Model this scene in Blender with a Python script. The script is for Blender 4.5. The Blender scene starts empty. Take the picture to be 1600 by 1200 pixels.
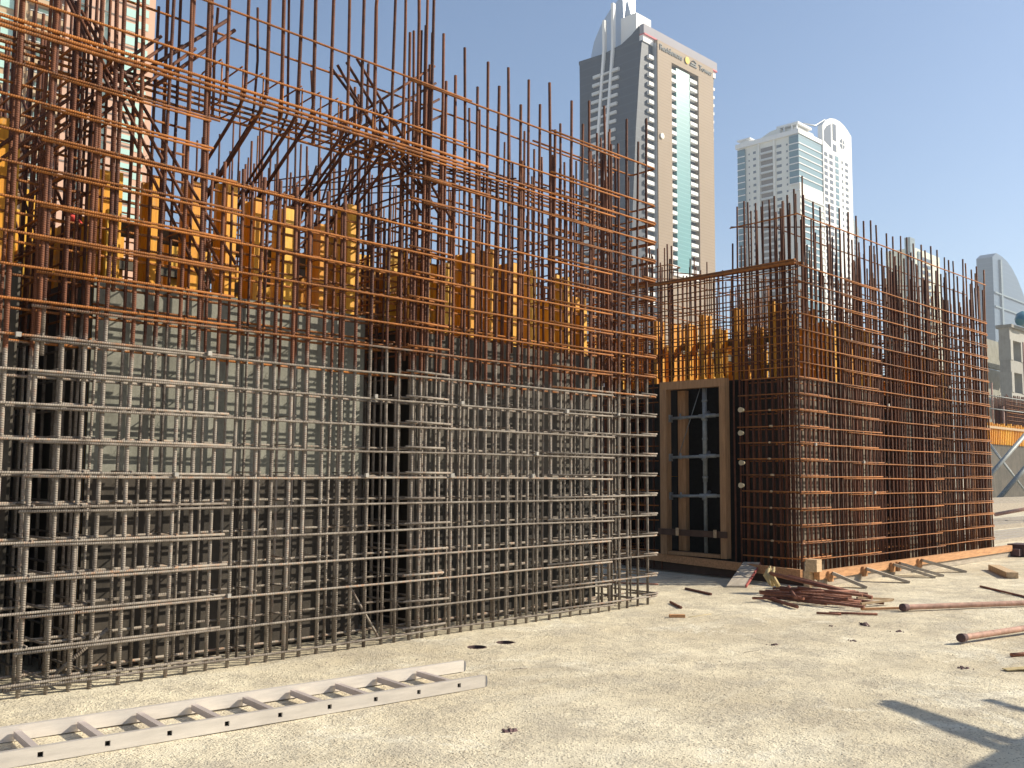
import bpy, math, random
from mathutils import Vector, Matrix
random.seed(7)
R = math.radians
sc = bpy.context.scene
col = sc.collection

# ------------------------------------------------------------------ camera
FPX, PITCH, ROLL, YAW = 1504.5, R(5.283), R(.447), R(45.171)
CAM = Vector((0, 0, 1.3))
F = Vector((math.cos(YAW), math.sin(YAW), 0)); RT = Vector((math.sin(YAW), -math.cos(YAW), 0)); UP = Vector((0, 0, 1))
F2 = F*math.cos(PITCH) + UP*math.sin(PITCH); U2 = UP*math.cos(PITCH) - F*math.sin(PITCH)
R3 = RT*math.cos(ROLL) + U2*math.sin(ROLL); U3 = U2*math.cos(ROLL) - RT*math.sin(ROLL)
cam = bpy.data.objects.new('camera', bpy.data.cameras.new('camera')); col.objects.link(cam)
m = Matrix((R3, U3, -F2)).transposed().to_4x4(); m.translation = CAM
cam.matrix_world = m
cam.data.sensor_width = 36; cam.data.lens = 36*FPX/1600
cam.data.clip_start = .05; cam.data.clip_end = 9000
sc.camera = cam
# ------------------------------------------------------------------ sky, sun, exposure
SUN_EL = R(31.5); SUN_DIR = Vector((.80*math.cos(SUN_EL), -.60*math.cos(SUN_EL), math.sin(SUN_EL)))   # towards the sun
w = bpy.data.worlds.new('World'); sc.world = w; w.use_nodes = True
nt = w.node_tree; bg = nt.nodes['Background']
sky = nt.nodes.new('ShaderNodeTexSky'); sky.sky_type = 'NISHITA'; sky.sun_disc = False
sky.sun_elevation = SUN_EL; sky.sun_rotation = math.atan2(SUN_DIR.x, SUN_DIR.y)
sky.air_density = 1.0; sky.dust_density = 1.15; sky.ozone_density = 2.8
nt.links.new(sky.outputs[0], bg.inputs[0]); bg.inputs[1].default_value = .091
sl = bpy.data.lights.new('sun', 'SUN'); sl.energy = 4.6; sl.angle = R(.5); sl.color = (1, .91, .74)
so = bpy.data.objects.new('sun', sl); col.objects.link(so); so.location = (30, -25, 40)
so.rotation_euler = SUN_DIR.to_track_quat('Z', 'Y').to_euler()
sc.view_settings.view_transform = 'Standard'; sc.view_settings.look = 'None'
sc.view_settings.exposure = .80; sc.view_settings.gamma = 1
sc.view_settings.use_curve_mapping = False
sc.cycles.max_bounces = 6; sc.cycles.diffuse_bounces = 3; sc.cycles.volume_bounces = 0; sc.cycles.glossy_bounces = 2

# ------------------------------------------------------------------ materials
def new_mat(name, color, rough=.8, metal=0.0, spec=.3):
    mt = bpy.data.materials.new(name); mt.use_nodes = True
    b = mt.node_tree.nodes['Principled BSDF']
    b.inputs['Base Color'].default_value = (*color, 1); b.inputs['Roughness'].default_value = rough
    b.inputs['Metallic'].default_value = metal; b.inputs['Specular IOR Level'].default_value = spec
    return mt, mt.node_tree, b
def N(t, kind, **kw):
    n = t.nodes.new(kind)
    for k, v in kw.items():
        if k in n.inputs: n.inputs[k].default_value = v
        else: setattr(n, k, v)
    return n
def noise(t, scale, detail=4, rough=.6, coord='Object', vec=None):
    n = N(t, 'ShaderNodeTexNoise', Scale=scale, Detail=detail, Roughness=rough)
    if vec is None:
        vec = N(t, 'ShaderNodeTexCoord').outputs[coord] if coord != 'World' else N(t, 'ShaderNodeNewGeometry').outputs['Position']
    t.links.new(vec, n.inputs['Vector']); return n
def ramp(t, fac, stops):
    r = t.nodes.new('ShaderNodeValToRGB'); e = r.color_ramp.elements
    while len(e) < len(stops): e.new(.5)
    for i, (p, c) in enumerate(stops):
        e[i].position = p; e[i].color = (*c, 1) if len(c) == 3 else c
    t.links.new(fac, r.inputs[0]); return r
def mixc(t, fac, a, b, mode='MIX'):
    n = t.nodes.new('ShaderNodeMix'); n.data_type = 'RGBA'; n.blend_type = mode
    for s, v in ((n.inputs[0], fac), (n.inputs[6], a), (n.inputs[7], b)):
        if isinstance(v, (int, float)): s.default_value = v
        elif isinstance(v, tuple): s.default_value = (*v, 1)
        else: t.links.new(v, s)
    return n.outputs[2]
def mth(t, op, a, b=None):
    n = t.nodes.new('ShaderNodeMath'); n.operation = op
    for i, v in enumerate((a, b)):
        if v is None: continue
        if isinstance(v, (int, float)): n.inputs[i].default_value = v
        else: t.links.new(v, n.inputs[i])
    return n.outputs[0]
def bump(t, bsdf, height, strength=.3, dist=.01):
    b = N(t, 'ShaderNodeBump', Strength=strength, Distance=dist)
    t.links.new(height, b.inputs['Height']); t.links.new(b.outputs[0], bsdf.inputs['Normal'])
MATS = {}
def generic(name, color, var=.25, scale=6, rough=.8, metal=0.0, spec=.3, bstr=.25, bdist=.004, stretch=None):
    mt, t, b = new_mat(name, color, rough, metal, spec)
    v = N(t, 'ShaderNodeTexCoord').outputs['Object']
    if stretch:
        mp = N(t, 'ShaderNodeMapping'); mp.inputs['Scale'].default_value = stretch
        t.links.new(v, mp.inputs[0]); v = mp.outputs[0]
    n = noise(t, scale, 6, .65, vec=v)
    lo = tuple(c*(1-var) for c in color); hi = tuple(min(1, c*(1+var)) for c in color)
    r = ramp(t, n.outputs[0], [(.3, lo), (.7, hi)])
    oi = N(t, 'ShaderNodeObjectInfo')
    hv = N(t, 'ShaderNodeHueSaturation'); t.links.new(r.outputs[0], hv.inputs['Color'])
    t.links.new(mth(t, 'MULTIPLY_ADD', oi.outputs['Random'], .3), hv.inputs['Value'])
    hv.inputs['Value'].links[0].from_node.inputs[2].default_value = .85
    t.links.new(hv.outputs[0], b.inputs['Base Color'])
    n2 = noise(t, scale*6, 5, .7, vec=v)
    if bstr: bump(t, b, n2.outputs[0], bstr, bdist)
    MATS[name] = mt; return mt
def rebar_mat(name, dusty_below=None, rust=(.21, .075, .024), dark=(.07, .026, .013)):
    """ribbed reinforcing steel: rust, and a cement-grey coating on the older lower lifts"""
    mt, t, b = new_mat(name, rust, .72, .12, .35)
    pos = N(t, 'ShaderNodeNewGeometry').outputs['Position']
    n = noise(t, 3.2, 6, .7, vec=pos); n2 = noise(t, 34, 5, .7, vec=pos)
    oi = N(t, 'ShaderNodeObjectInfo')
    n4 = noise(t, 8.5, 5, .7, vec=pos)
    f = mth(t, 'ADD', mth(t, 'MULTIPLY', n2.outputs[0], .45), mth(t, 'MULTIPLY', oi.outputs['Random'], .35))
    f = mth(t, 'ADD', f, mth(t, 'MULTIPLY', mth(t, 'SUBTRACT', n4.outputs[0], .38), .9))
    c = ramp(t, f, [(.2, dark), (.5, tuple((a+b_)/2 for a, b_ in zip(rust, dark))), (.8, rust)]).outputs[0]
    if dusty_below:
        g = ramp(t, f, [(.2, (.11, .085, .068)), (.45, (.21, .178, .148)), (.8, (.345, .31, .265))]).outputs[0]
        sx = N(t, 'ShaderNodeSeparateXYZ'); t.links.new(pos, sx.inputs[0])
        h = mth(t, 'ADD', sx.outputs[2], mth(t, 'MULTIPLY', mth(t, 'SUBTRACT', n.outputs[0], .5), .75))
        h = mth(t, 'ADD', h, mth(t, 'MULTIPLY', mth(t, 'SUBTRACT', oi.outputs['Random'], .5), .22))
        k = N(t, 'ShaderNodeMapRange'); t.links.new(h, k.inputs[0])
        k.inputs[1].default_value = dusty_below-.05; k.inputs[2].default_value = dusty_below+.06
        # rust breaking through the coating
        br = ramp(t, mth(t, 'ADD', n2.outputs[0], mth(t, 'MULTIPLY', mth(t, 'SUBTRACT', oi.outputs['Random'], .5), .22)), [(.56, (0, 0, 0)), (.72, (.5, .5, .5))]).outputs[0]
        fac = mth(t, 'MAXIMUM', k.outputs[0], br)
        c = mixc(t, fac, g, c)
    t.links.new(c, b.inputs['Base Color'])
    uv = N(t, 'ShaderNodeUVMap'); s2 = N(t, 'ShaderNodeSeparateXYZ'); t.links.new(uv.outputs[0], s2.inputs[0])
    a = mth(t, 'MULTIPLY', s2.outputs[0], 2*math.pi/.0135)
    wv = mth(t, 'SINE', mth(t, 'ADD', a, mth(t, 'MULTIPLY', s2.outputs[1], 2*math.pi)))
    bump(t, b, mth(t, 'ADD', wv, mth(t, 'MULTIPLY', n2.outputs[0], 1.2)), .75, .0013)
    MATS[name] = mt
rebar_mat('rebar_dusty', 2.12, rust=(.40, .142, .026), dark=(.10, .036, .012))
rebar_mat('rebar_rust', None, rust=(.42, .150, .028), dark=(.10, .036, .013))
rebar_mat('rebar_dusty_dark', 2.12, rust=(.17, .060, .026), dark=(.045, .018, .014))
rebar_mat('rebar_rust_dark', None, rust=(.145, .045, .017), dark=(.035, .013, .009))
rebar_mat('rebar_offcut', None, rust=(.34, .14, .085), dark=(.12, .05, .035))
generic('tie_wire', (.13, .10, .08), rough=.6, metal=.3, bstr=0)
generic('spacer_concrete', (.33, .31, .28), .12, 30)
generic('aluminium', (.58, .535, .485), .16, 7, rough=.5, metal=.3, spec=.4, bstr=.15, stretch=(.35, 3, 3))
generic('rung_metal', (.54, .47, .44), .08, 9, rough=.45, metal=.35, bstr=.05)
generic('hollow_shade', (.012, .011, .010), .3, 20, rough=.95, spec=.1)  # near-black for shade painted into the door opening and rung ends
generic('end_cap', (.16, .16, .17), .2, 20)
generic('orange_timber', (.50, .26, .12), .3, 5, stretch=(1, 8, 8), bstr=.4)
generic('plank_timber', (.46, .33, .2), .3, 5, stretch=(1, 8, 8), bstr=.4)
generic('grey_timber', (.36, .31, .25), .25, 6, stretch=(1, 6, 6), bstr=.4)
generic('frame_timber', (.33, .19, .095), .25, 4, stretch=(8, 8, 1), bstr=.4)
generic('dark_timber', (.08, .045, .03), .3, 6, bstr=.4)
generic('red_paint', (.28, .07, .06), .2, 10)
generic('red_cloth', (.55, .06, .05), .2, 14)
generic('prop_steel', (.22, .235, .235), .3, 14, rough=.6, metal=.3)
generic('waler_steel', (.10, .085, .06), .35, 10, rough=.6, metal=.3)
generic('cream_plastic', (.50, .42, .28), .1, 10, rough=.5, bstr=0)
generic('pipe_rust', (.42, .25, .19), .35, 14, rough=.75, bstr=.35)
generic('paper_scrap', (.42, .33, .17), .25, 20)
generic('stone_chip', (.36, .31, .25), .35, 18, bstr=.4)
generic('dark_red_brown', (.10, .06, .06), .3, 8)  # dark red-brown of the end block, plugs, scraps and sleeves
def yellow_mat():
    mt, t, b = new_mat('yellow_beam', (.7, .35, .03), .5, 0, .4)
    tc = N(t, 'ShaderNodeTexCoord'); mp = N(t, 'ShaderNodeMapping'); mp.inputs['Scale'].default_value = (14, 14, 1.1)
    t.links.new(tc.outputs['Object'], mp.inputs[0])
    n = noise(t, 3, 7, .65, vec=mp.outputs[0]); n2 = noise(t, 9, 6, .7)
    oi = N(t, 'ShaderNodeObjectInfo')
    f = mth(t, 'ADD', mth(t, 'MULTIPLY', n.outputs[0], .7), mth(t, 'MULTIPLY', oi.outputs['Random'], .35))
    c = ramp(t, f, [(.25, (.48, .165, .006)), (.5, (.70, .31, .01)), (.8, (.80, .48, .05))]).outputs[0]
    st = ramp(t, n2.outputs[0], [(.56, (0, 0, 0)), (.72, (.8, .8, .8))]).outputs[0]
    c = mixc(t, st, c, (.36, .27, .14))
    t.links.new(c, b.inputs['Base Color']); bump(t, b, n.outputs[0], .3, .003); MATS['yellow_beam'] = mt
yellow_mat()
def ply_mat(name, c0, c1, c2, smear):
    mt, t, b = new_mat(name, c1, .7, 0, .3)
    pos = N(t, 'ShaderNodeNewGeometry').outputs['Position']
    n = noise(t, 1.6, 7, .7, vec=pos); n2 = noise(t, 60, 5, .8, vec=pos)
    mp = N(t, 'ShaderNodeMapping'); mp.inputs['Scale'].default_value = (5, 5, .5); t.links.new(pos, mp.inputs[0])
    n3 = noise(t, 2.2, 6, .7, vec=mp.outputs[0])
    oi = N(t, 'ShaderNodeObjectInfo')
    f = mth(t, 'ADD', mth(t, 'MULTIPLY', n.outputs[0], .55), mth(t, 'ADD', mth(t, 'MULTIPLY', n3.outputs[0], .35), mth(t, 'MULTIPLY', oi.outputs['Random'], .2)))
    c = ramp(t, f, [(.35, c0), (.5, c1), (.68, c2)]).outputs[0]
    c = mixc(t, ramp(t, n2.outputs[0], [(.45, (0, 0, 0)), (.75, (.6, .6, .6))]).outputs[0], c, smear)
    t.links.new(c, b.inputs['Base Color']); bump(t, b, n2.outputs[0], .4, .003); MATS[name] = mt
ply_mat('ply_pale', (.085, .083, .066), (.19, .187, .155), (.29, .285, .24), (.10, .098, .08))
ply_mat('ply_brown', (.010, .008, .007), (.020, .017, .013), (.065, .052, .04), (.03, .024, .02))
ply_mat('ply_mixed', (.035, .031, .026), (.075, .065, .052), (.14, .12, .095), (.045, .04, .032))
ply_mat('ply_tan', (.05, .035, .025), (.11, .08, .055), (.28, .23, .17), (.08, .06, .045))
ply_mat('concrete_grey', (.20, .19, .17), (.27, .26, .235), (.34, .33, .30), (.22, .21, .19))
def ground_mat():
    mt, t, b = new_mat('screed', (.5, .45, .34), .92, 0, .15)
    pos = N(t, 'ShaderNodeNewGeometry').outputs['Position']
    big = noise(t, .55, 6, .62, vec=pos); mid = noise(t, 3.5, 7, .7, vec=pos)
    fine = noise(t, 70, 5, .75, vec=pos); fine2 = noise(t, 190, 3, .7, vec=pos)
    c = ramp(t, big.outputs[0], [(.32, (.52, .445, .315)), (.48, (.66, .58, .42)), (.60, (.78, .70, .52))]).outputs[0]
    c = mixc(t, ramp(t, mid.outputs[0], [(.42, (0, 0, 0)), (.64, (.55, .55, .55))]).outputs[0], c, (.43, .375, .285))
    # worn streaks of laitance
    mp = N(t, 'ShaderNodeMapping'); mp.inputs['Scale'].default_value = (.5, 2.2, 1); mp.inputs['Rotation'].default_value = (0, 0, R(20))
    t.links.new(pos, mp.inputs[0]); st = noise(t, 1.4, 6, .7, vec=mp.outputs[0])
    c = mixc(t, ramp(t, st.outputs[0], [(.52, (0, 0, 0)), (.66, (.6, .6, .6))]).outputs[0], c, (.70, .64, .50))
    # exposed aggregate: small dark and pale grains, clustered
    vo = N(t, 'ShaderNodeTexVoronoi', Scale=62); t.links.new(pos, vo.inputs['Vector'])
    gr = ramp(t, vo.outputs['Distance'], [(.22, (1, 1, 1)), (.40, (0, 0, 0))]).outputs[0]
    sep = N(t, 'ShaderNodeSeparateColor'); t.links.new(vo.outputs['Color'], sep.inputs[0])
    pick = mth(t, 'GREATER_THAN', mth(t, 'ADD', sep.outputs[0], mth(t, 'MULTIPLY', mth(t, 'SUBTRACT', mid.outputs[0], .5), 1.3)), .66)
    dk = mth(t, 'MULTIPLY', gr, pick)
    sp = noise(t, 1.15, 8, .78, vec=pos); sp.inputs['Distortion'].default_value = .8
    c = mixc(t, ramp(t, sp.outputs[0], [(.57, (0, 0, 0)), (.60, (.55, .55, .55)), (.70, (.75, .75, .75))]).outputs[0], c, (.80, .745, .60))
    s2 = noise(t, .8, 7, .75, vec=pos); s2.inputs['Distortion'].default_value = 1.5
    c = mixc(t, ramp(t, s2.outputs[0], [(.56, (0, 0, 0)), (.64, (.5, .5, .5))]).outputs[0], c, (.40, .345, .27))
    c = mixc(t, mth(t, 'MULTIPLY', dk, .85), c, (.19, .145, .10))
    c = mixc(t, ramp(t, fine.outputs[0], [(.57, (0, 0, 0)), (.70, (.55, .55, .55))]).outputs[0], c, (.27, .215, .15))
    t.links.new(c, b.inputs['Base Color'])
    co = noise(t, 24, 5, .75, vec=pos)
    wide = noise(t, 1.9, 6, .75, vec=pos)
    msk = ramp(t, wide.outputs[0], [(.44, (.03, .03, .03)), (.60, (1, 1, 1))]).outputs[0]
    cm = mth(t, 'MULTIPLY', ramp(t, co.outputs[0], [(.50, (0, 0, 0)), (.64, (.55, .55, .55))]).outputs[0], msk)
    c = mixc(t, cm, c, (.33, .275, .20))
    c = mixc(t, ramp(t, wide.outputs[0], [(.50, (0, 0, 0)), (.62, (.45, .45, .45))]).outputs[0], c, (.45, .405, .33))
    t.links.new(c, b.inputs['Base Color'])
    h = mth(t, 'ADD', mth(t, 'MULTIPLY', fine.outputs[0], .8), mth(t, 'MULTIPLY', fine2.outputs[0], .4))
    h = mth(t, 'ADD', h, mth(t, 'MULTIPLY', mid.outputs[0], 1.4)); h = mth(t, 'ADD', h, mth(t, 'MULTIPLY', gr, .35)); h = mth(t, 'ADD', h, mth(t, 'MULTIPLY', mth(t, 'MULTIPLY', co.outputs[0], msk), 2.4))
    bump(t, b, h, .7, .010); MATS['screed'] = mt
ground_mat()
def facade_mat(name, c, line=None, pitch=1.0, var=.05, rough=.7, spec=.3, metal=0):
    mt, t, b = new_mat(name, c, rough, metal, spec)
    pos = N(t, 'ShaderNodeNewGeometry').outputs['Position']
    n = noise(t, .08, 5, .6, vec=pos)
    cc = ramp(t, n.outputs[0], [(.3, tuple(x*(1-var) for x in c)), (.7, tuple(min(1, x*(1+var)) for x in c))]).outputs[0]
    if line:
        sx = N(t, 'ShaderNodeSeparateXYZ'); t.links.new(pos, sx.inputs[0])
        fr = mth(t, 'FRACT', mth(t, 'DIVIDE', sx.outputs[2], pitch))
        cc = mixc(t, mth(t, 'LESS_THAN', fr, .14), cc, line)
    t.links.new(cc, b.inputs['Base Color']); MATS[name] = mt
facade_mat('cladding_beige', (.27, .20, .135), (.21, .155, .10), 1.1)
facade_mat('cladding_dark', (.018, .028, .046), (.03, .042, .062), 3.2, rough=.55, spec=.3)
facade_mat('cladding_grey', (.24, .23, .26))
facade_mat('red_trim', (.5, .12, .14))
facade_mat('teal_glass', (.07, .24, .25), (.12, .31, .32), 1.6, rough=.3, spec=.6)
facade_mat('blue_glass', (.055, .16, .21), (.03, .09, .13), 3.2, rough=.35, spec=.5)
facade_mat('dark_glass', (.06, .075, .09), rough=.15, spec=.7)
facade_mat('white_render', (.74, .74, .73)); facade_mat('pale_render', (.70, .69, .63))
facade_mat('pale_grey_render', (.52, .54, .55)); facade_mat('silver_metal', (.42, .47, .53), rough=.38, metal=.35, spec=.5)
facade_mat('mast_metal', (.36, .39, .43), rough=.4, metal=.4)
facade_mat('pink_render', (.50, .31, .22)); facade_mat('sand_render', (.42, .30, .18)); facade_mat('recess_dark', (.16, .13, .11))
facade_mat('cyan_glass', (.36, .55, .50), rough=.25, spec=.6); facade_mat('far_glass', (.05, .085, .13), (.07, .11, .16), 3.4, rough=.3)
facade_mat('far_pale', (.60, .62, .50), (.5, .5, .42), 3.4); facade_mat('far_grey', (.16, .21, .24), (.12, .17, .21), 3.4)
facade_mat('gold', (.75, .55, .08)); facade_mat('sign_grey', (.16, .17, .17)); facade_mat('white_sign', (.75, .74, .66))

# ------------------------------------------------------------------ mesh helpers
class MB:
    def __init__(s): s.v = []; s.f = []; s.uv = []; s.mi = []; s.sm = []
    def quad_box(s, p, ax, ay, az, mi=0):
        n = len(s.v); p, ax, ay, az = Vector(p), Vector(ax), Vector(ay), Vector(az)
        if ax.cross(ay).dot(az) < 0: ax, ay = ay, ax
        for k in (0, 1):
            for q in (p, p+ax, p+ax+ay, p+ay): s.v.append(q+az*k)
        for f in ((3, 2, 1, 0), (4, 5, 6, 7), (0, 1, 5, 4), (1, 2, 6, 5), (2, 3, 7, 6), (3, 0, 4, 7)):
            s.f.append([n+i for i in f]); s.uv.append(None); s.mi.append(mi); s.sm.append(False)
        return s
    def box(s, x0, x1, y0, y1, z0, z1, mi=0):
        return s.quad_box((x0, y0, z0), (x1-x0, 0, 0), (0, y1-y0, 0), (0, 0, z1-z0), mi)
    def beam(s, a, b, wd, h, up=(0, 0, 1), mi=0, bev=0):
        """square-section bar from a to b, centred"""
        a, b = Vector(a), Vector(b); d = b-a; side = d.cross(Vector(up)).normalized(); u = side.cross(d).normalized()
        return s.quad_box(a-side*wd/2-u*h/2, side*wd, u*h, d, mi)
    def prism(s, poly, ax, depth, mi=0):
        """poly: list of 3D points (planar), extruded by vector"""
        n = len(s.v); k = len(poly); poly = [Vector(p) for p in poly]; d = Vector(depth)
        nr = Vector((0, 0, 0))
        for i in range(k): nr += (poly[i]-poly[0]).cross(poly[(i+1) % k]-poly[0])
        if nr.dot(d) < 0: poly.reverse()
        s.v += poly + [p+d for p in poly]
        s.f.append([n+i for i in reversed(range(k))]); s.f.append([n+k+i for i in range(k)])
        for i in range(k): s.f.append([n+i, n+(i+1) % k, n+k+(i+1) % k, n+k+i])
        for _ in range(k+2): s.uv.append(None); s.mi.append(mi); s.sm.append(False)
        return s
    def tube(s, pts, r, seg=6, caps=True, mi=0):
        pts = [Vector(p) for p in pts]; n0 = len(s.v); L = 0; us = []
        for i, p in enumerate(pts):
            if i: L += (p-pts[i-1]).length
            us.append(L)
        prev = None
        for i, p in enumerate(pts):
            d = (pts[min(i+1, len(pts)-1)] - pts[max(i-1, 0)]).normalized()
            if prev is None:
                a = Vector((0, 0, 1)) if abs(d.z) < .9 else Vector((1, 0, 0))
                x = d.cross(a).normalized()
            else:
                x = (prev - d*prev.dot(d)).normalized()
            prev = x; y = d.cross(x)
            rr = r[i] if isinstance(r, (list, tuple)) else r
            for k in range(seg):
                t = 2*math.pi*k/seg; s.v.append(p + (x*math.cos(t)+y*math.sin(t))*rr)
        for i in range(len(pts)-1):
            for k in range(seg):
                a = n0+i*seg+k; b = n0+i*seg+(k+1) % seg
                s.f.append([a, b, b+seg, a+seg]); s.mi.append(mi); s.sm.append(True)
                s.uv.append([(us[i], k/seg), (us[i], (k+1)/seg), (us[i+1], (k+1)/seg), (us[i+1], k/seg)])
        if caps:
            s.f.append([n0+k for k in reversed(range(seg))]); s.uv.append(None); s.mi.append(mi); s.sm.append(False)
            e = n0+(len(pts)-1)*seg
            s.f.append([e+k for k in range(seg)]); s.uv.append(None); s.mi.append(mi); s.sm.append(False)
        return s
    def add(s, o):
        n = len(s.v); s.v += o.v; s.f += [[i+n for i in f] for f in o.f]; s.uv += o.uv; s.mi += o.mi; s.sm += o.sm; return s
    def build(s, name, mat, parent=None, loc=None, rot=None):
        base = Vector(loc) if loc is not None else Vector((0, 0, 0))
        if parent is not None and loc is None: base = parent.get('_b') and Vector(parent['_b']) or Vector((0, 0, 0))
        me = bpy.data.meshes.new(name)
        me.from_pydata([tuple(v-base) for v in s.v], [], s.f)
        mats = mat if isinstance(mat, (list, tuple)) else [mat]
        for q in mats: me.materials.append(MATS[q])
        me.polygons.foreach_set('material_index', s.mi); me.polygons.foreach_set('use_smooth', s.sm)
        if any(u is not None for u in s.uv):
            uvl = me.uv_layers.new(name='UVMap'); arr = []
            for f, u in zip(s.f, s.uv):
                for i in range(len(f)): arr += (u[i] if u else (0, 0))
            uvl.data.foreach_set('uv', arr)
        me.update()
        o = bpy.data.objects.new(name, me); col.objects.link(o)
        if parent is not None:
            o.parent = parent
            if parent.get('_b'): o['_b'] = list(parent['_b'])
        else: o.location = base
        return o
def tag(o, label=None, cat=None, group=None, kind=None):
    if label: o['label'] = label
    if cat: o['category'] = cat
    if group: o['group'] = group
    if kind: o['kind'] = kind
    return o
def thing(name, label, cat, loc=(0, 0, 0), group=None):
    o = bpy.data.objects.new(name, None); col.objects.link(o); o.location = loc; o['_b'] = list(map(float, loc))
    o.empty_display_size = .2
    return tag(o, label, cat, group)
def copy_part(o, parent, loc):
    c = o.copy(); col.objects.link(c); c.parent = parent; c.location = loc; return c
U = random.uniform
def arc(cx, cy, cz, *a): pass

# ------------------------------------------------------------------ ground
holes = [(4.998, 5.379, .070, -.22), (5.295, 5.378, .068, -.12)]
def frange(a, b, st):
    n = max(1, round((b-a)/st)); return [a+(b-a)*i/n for i in range(n)]
xs = [-3000, -600, -120, -30, -8, -3] + frange(-1, 4.9, .08) + frange(4.9, 5.4, .010) + frange(5.4, 12, .09) + frange(12, 20, .3) + [20, 26, 34, 60, 130, 400, 1200, 3500]
ys = [-1500, -300, -60, -15, -4] + frange(-1, 5.28, .08) + frange(5.28, 5.47, .010) + frange(5.47, 8, .1) + [8, 10, 14, 22, 40, 90, 250, 800, 3500]
from mathutils import noise as mn
def gz(x, y):
    z = 0
    if -1 <= x <= 20 and -1 <= y <= 8:
        z = .012*mn.noise(Vector((x*.6, y*.6, 0))) + .006*mn.noise(Vector((x*2.3, y*2.3, 3))) + .0025*mn.noise(Vector((x*9, y*9, 5)))
        e = min(x+1, 20-x, y+1, 8-y, 1.0); z *= max(0, e)
    for hx, hy, hr, hz in holes:
        d = math.hypot(x-hx, y-hy)
        if d < hr: z = hz
        elif d < hr+.012: z = .004
    return z
g = MB(); nx, ny = len(xs), len(ys)
g.v = [Vector((x, y, gz(x, y))) for y in ys for x in xs]
for j in range(ny-1):
    for i in range(nx-1):
        a = j*nx+i; g.f.append([a, a+1, a+nx+1, a+nx])
g.uv = [None]*len(g.f); g.mi = [0]*len(g.f); g.sm = [True]*len(g.f)
tag(g.build('ground', 'screed'), kind='structure')
# loose chips and grit
def chip(mb, x, y, s, rng=random):
    a0 = rng.uniform(0, 6.28); h = s*rng.uniform(.3, .7); n = len(mb.v); k = 5
    for i in range(k):
        a = a0+i*6.283/k; rr = s*rng.uniform(.6, 1.2); mb.v.append(Vector((x+rr*math.cos(a), y+rr*math.sin(a)*.7, gz(x, y)-.001)))
    for i in range(k):
        a = a0+i*6.283/k; rr = s*rng.uniform(.2, .6); mb.v.append(Vector((x+rr*math.cos(a), y+rr*math.sin(a)*.6, gz(x, y)+h*rng.uniform(.7, 1))))
    mb.f.append([n+k+i for i in range(k)]); mb.uv.append(None); mb.mi.append(0); mb.sm.append(False)
    for i in range(k):
        mb.f.append([n+i, n+(i+1) % k, n+k+(i+1) % k, n+k+i]); mb.uv.append(None); mb.mi.append(0); mb.sm.append(False)
gr = MB()
for i in range(9000):
    x = U(.8, 9.5); y = U(.6, 5.9)
    if x+y > 12.5 or x < y*.25: continue
    if mn.noise(Vector((x*1.1, y*1.1, 9))) + U(-.5, .5) < -.05: continue
    chip(gr, x, y, U(.0025, .006) if random.random() < .97 else U(.006, .011))
tag(gr.build('grit', 'stone_chip'), 'loose grit and stone chips scattered over the pale concrete slab', 'grit', kind='stuff')

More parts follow.
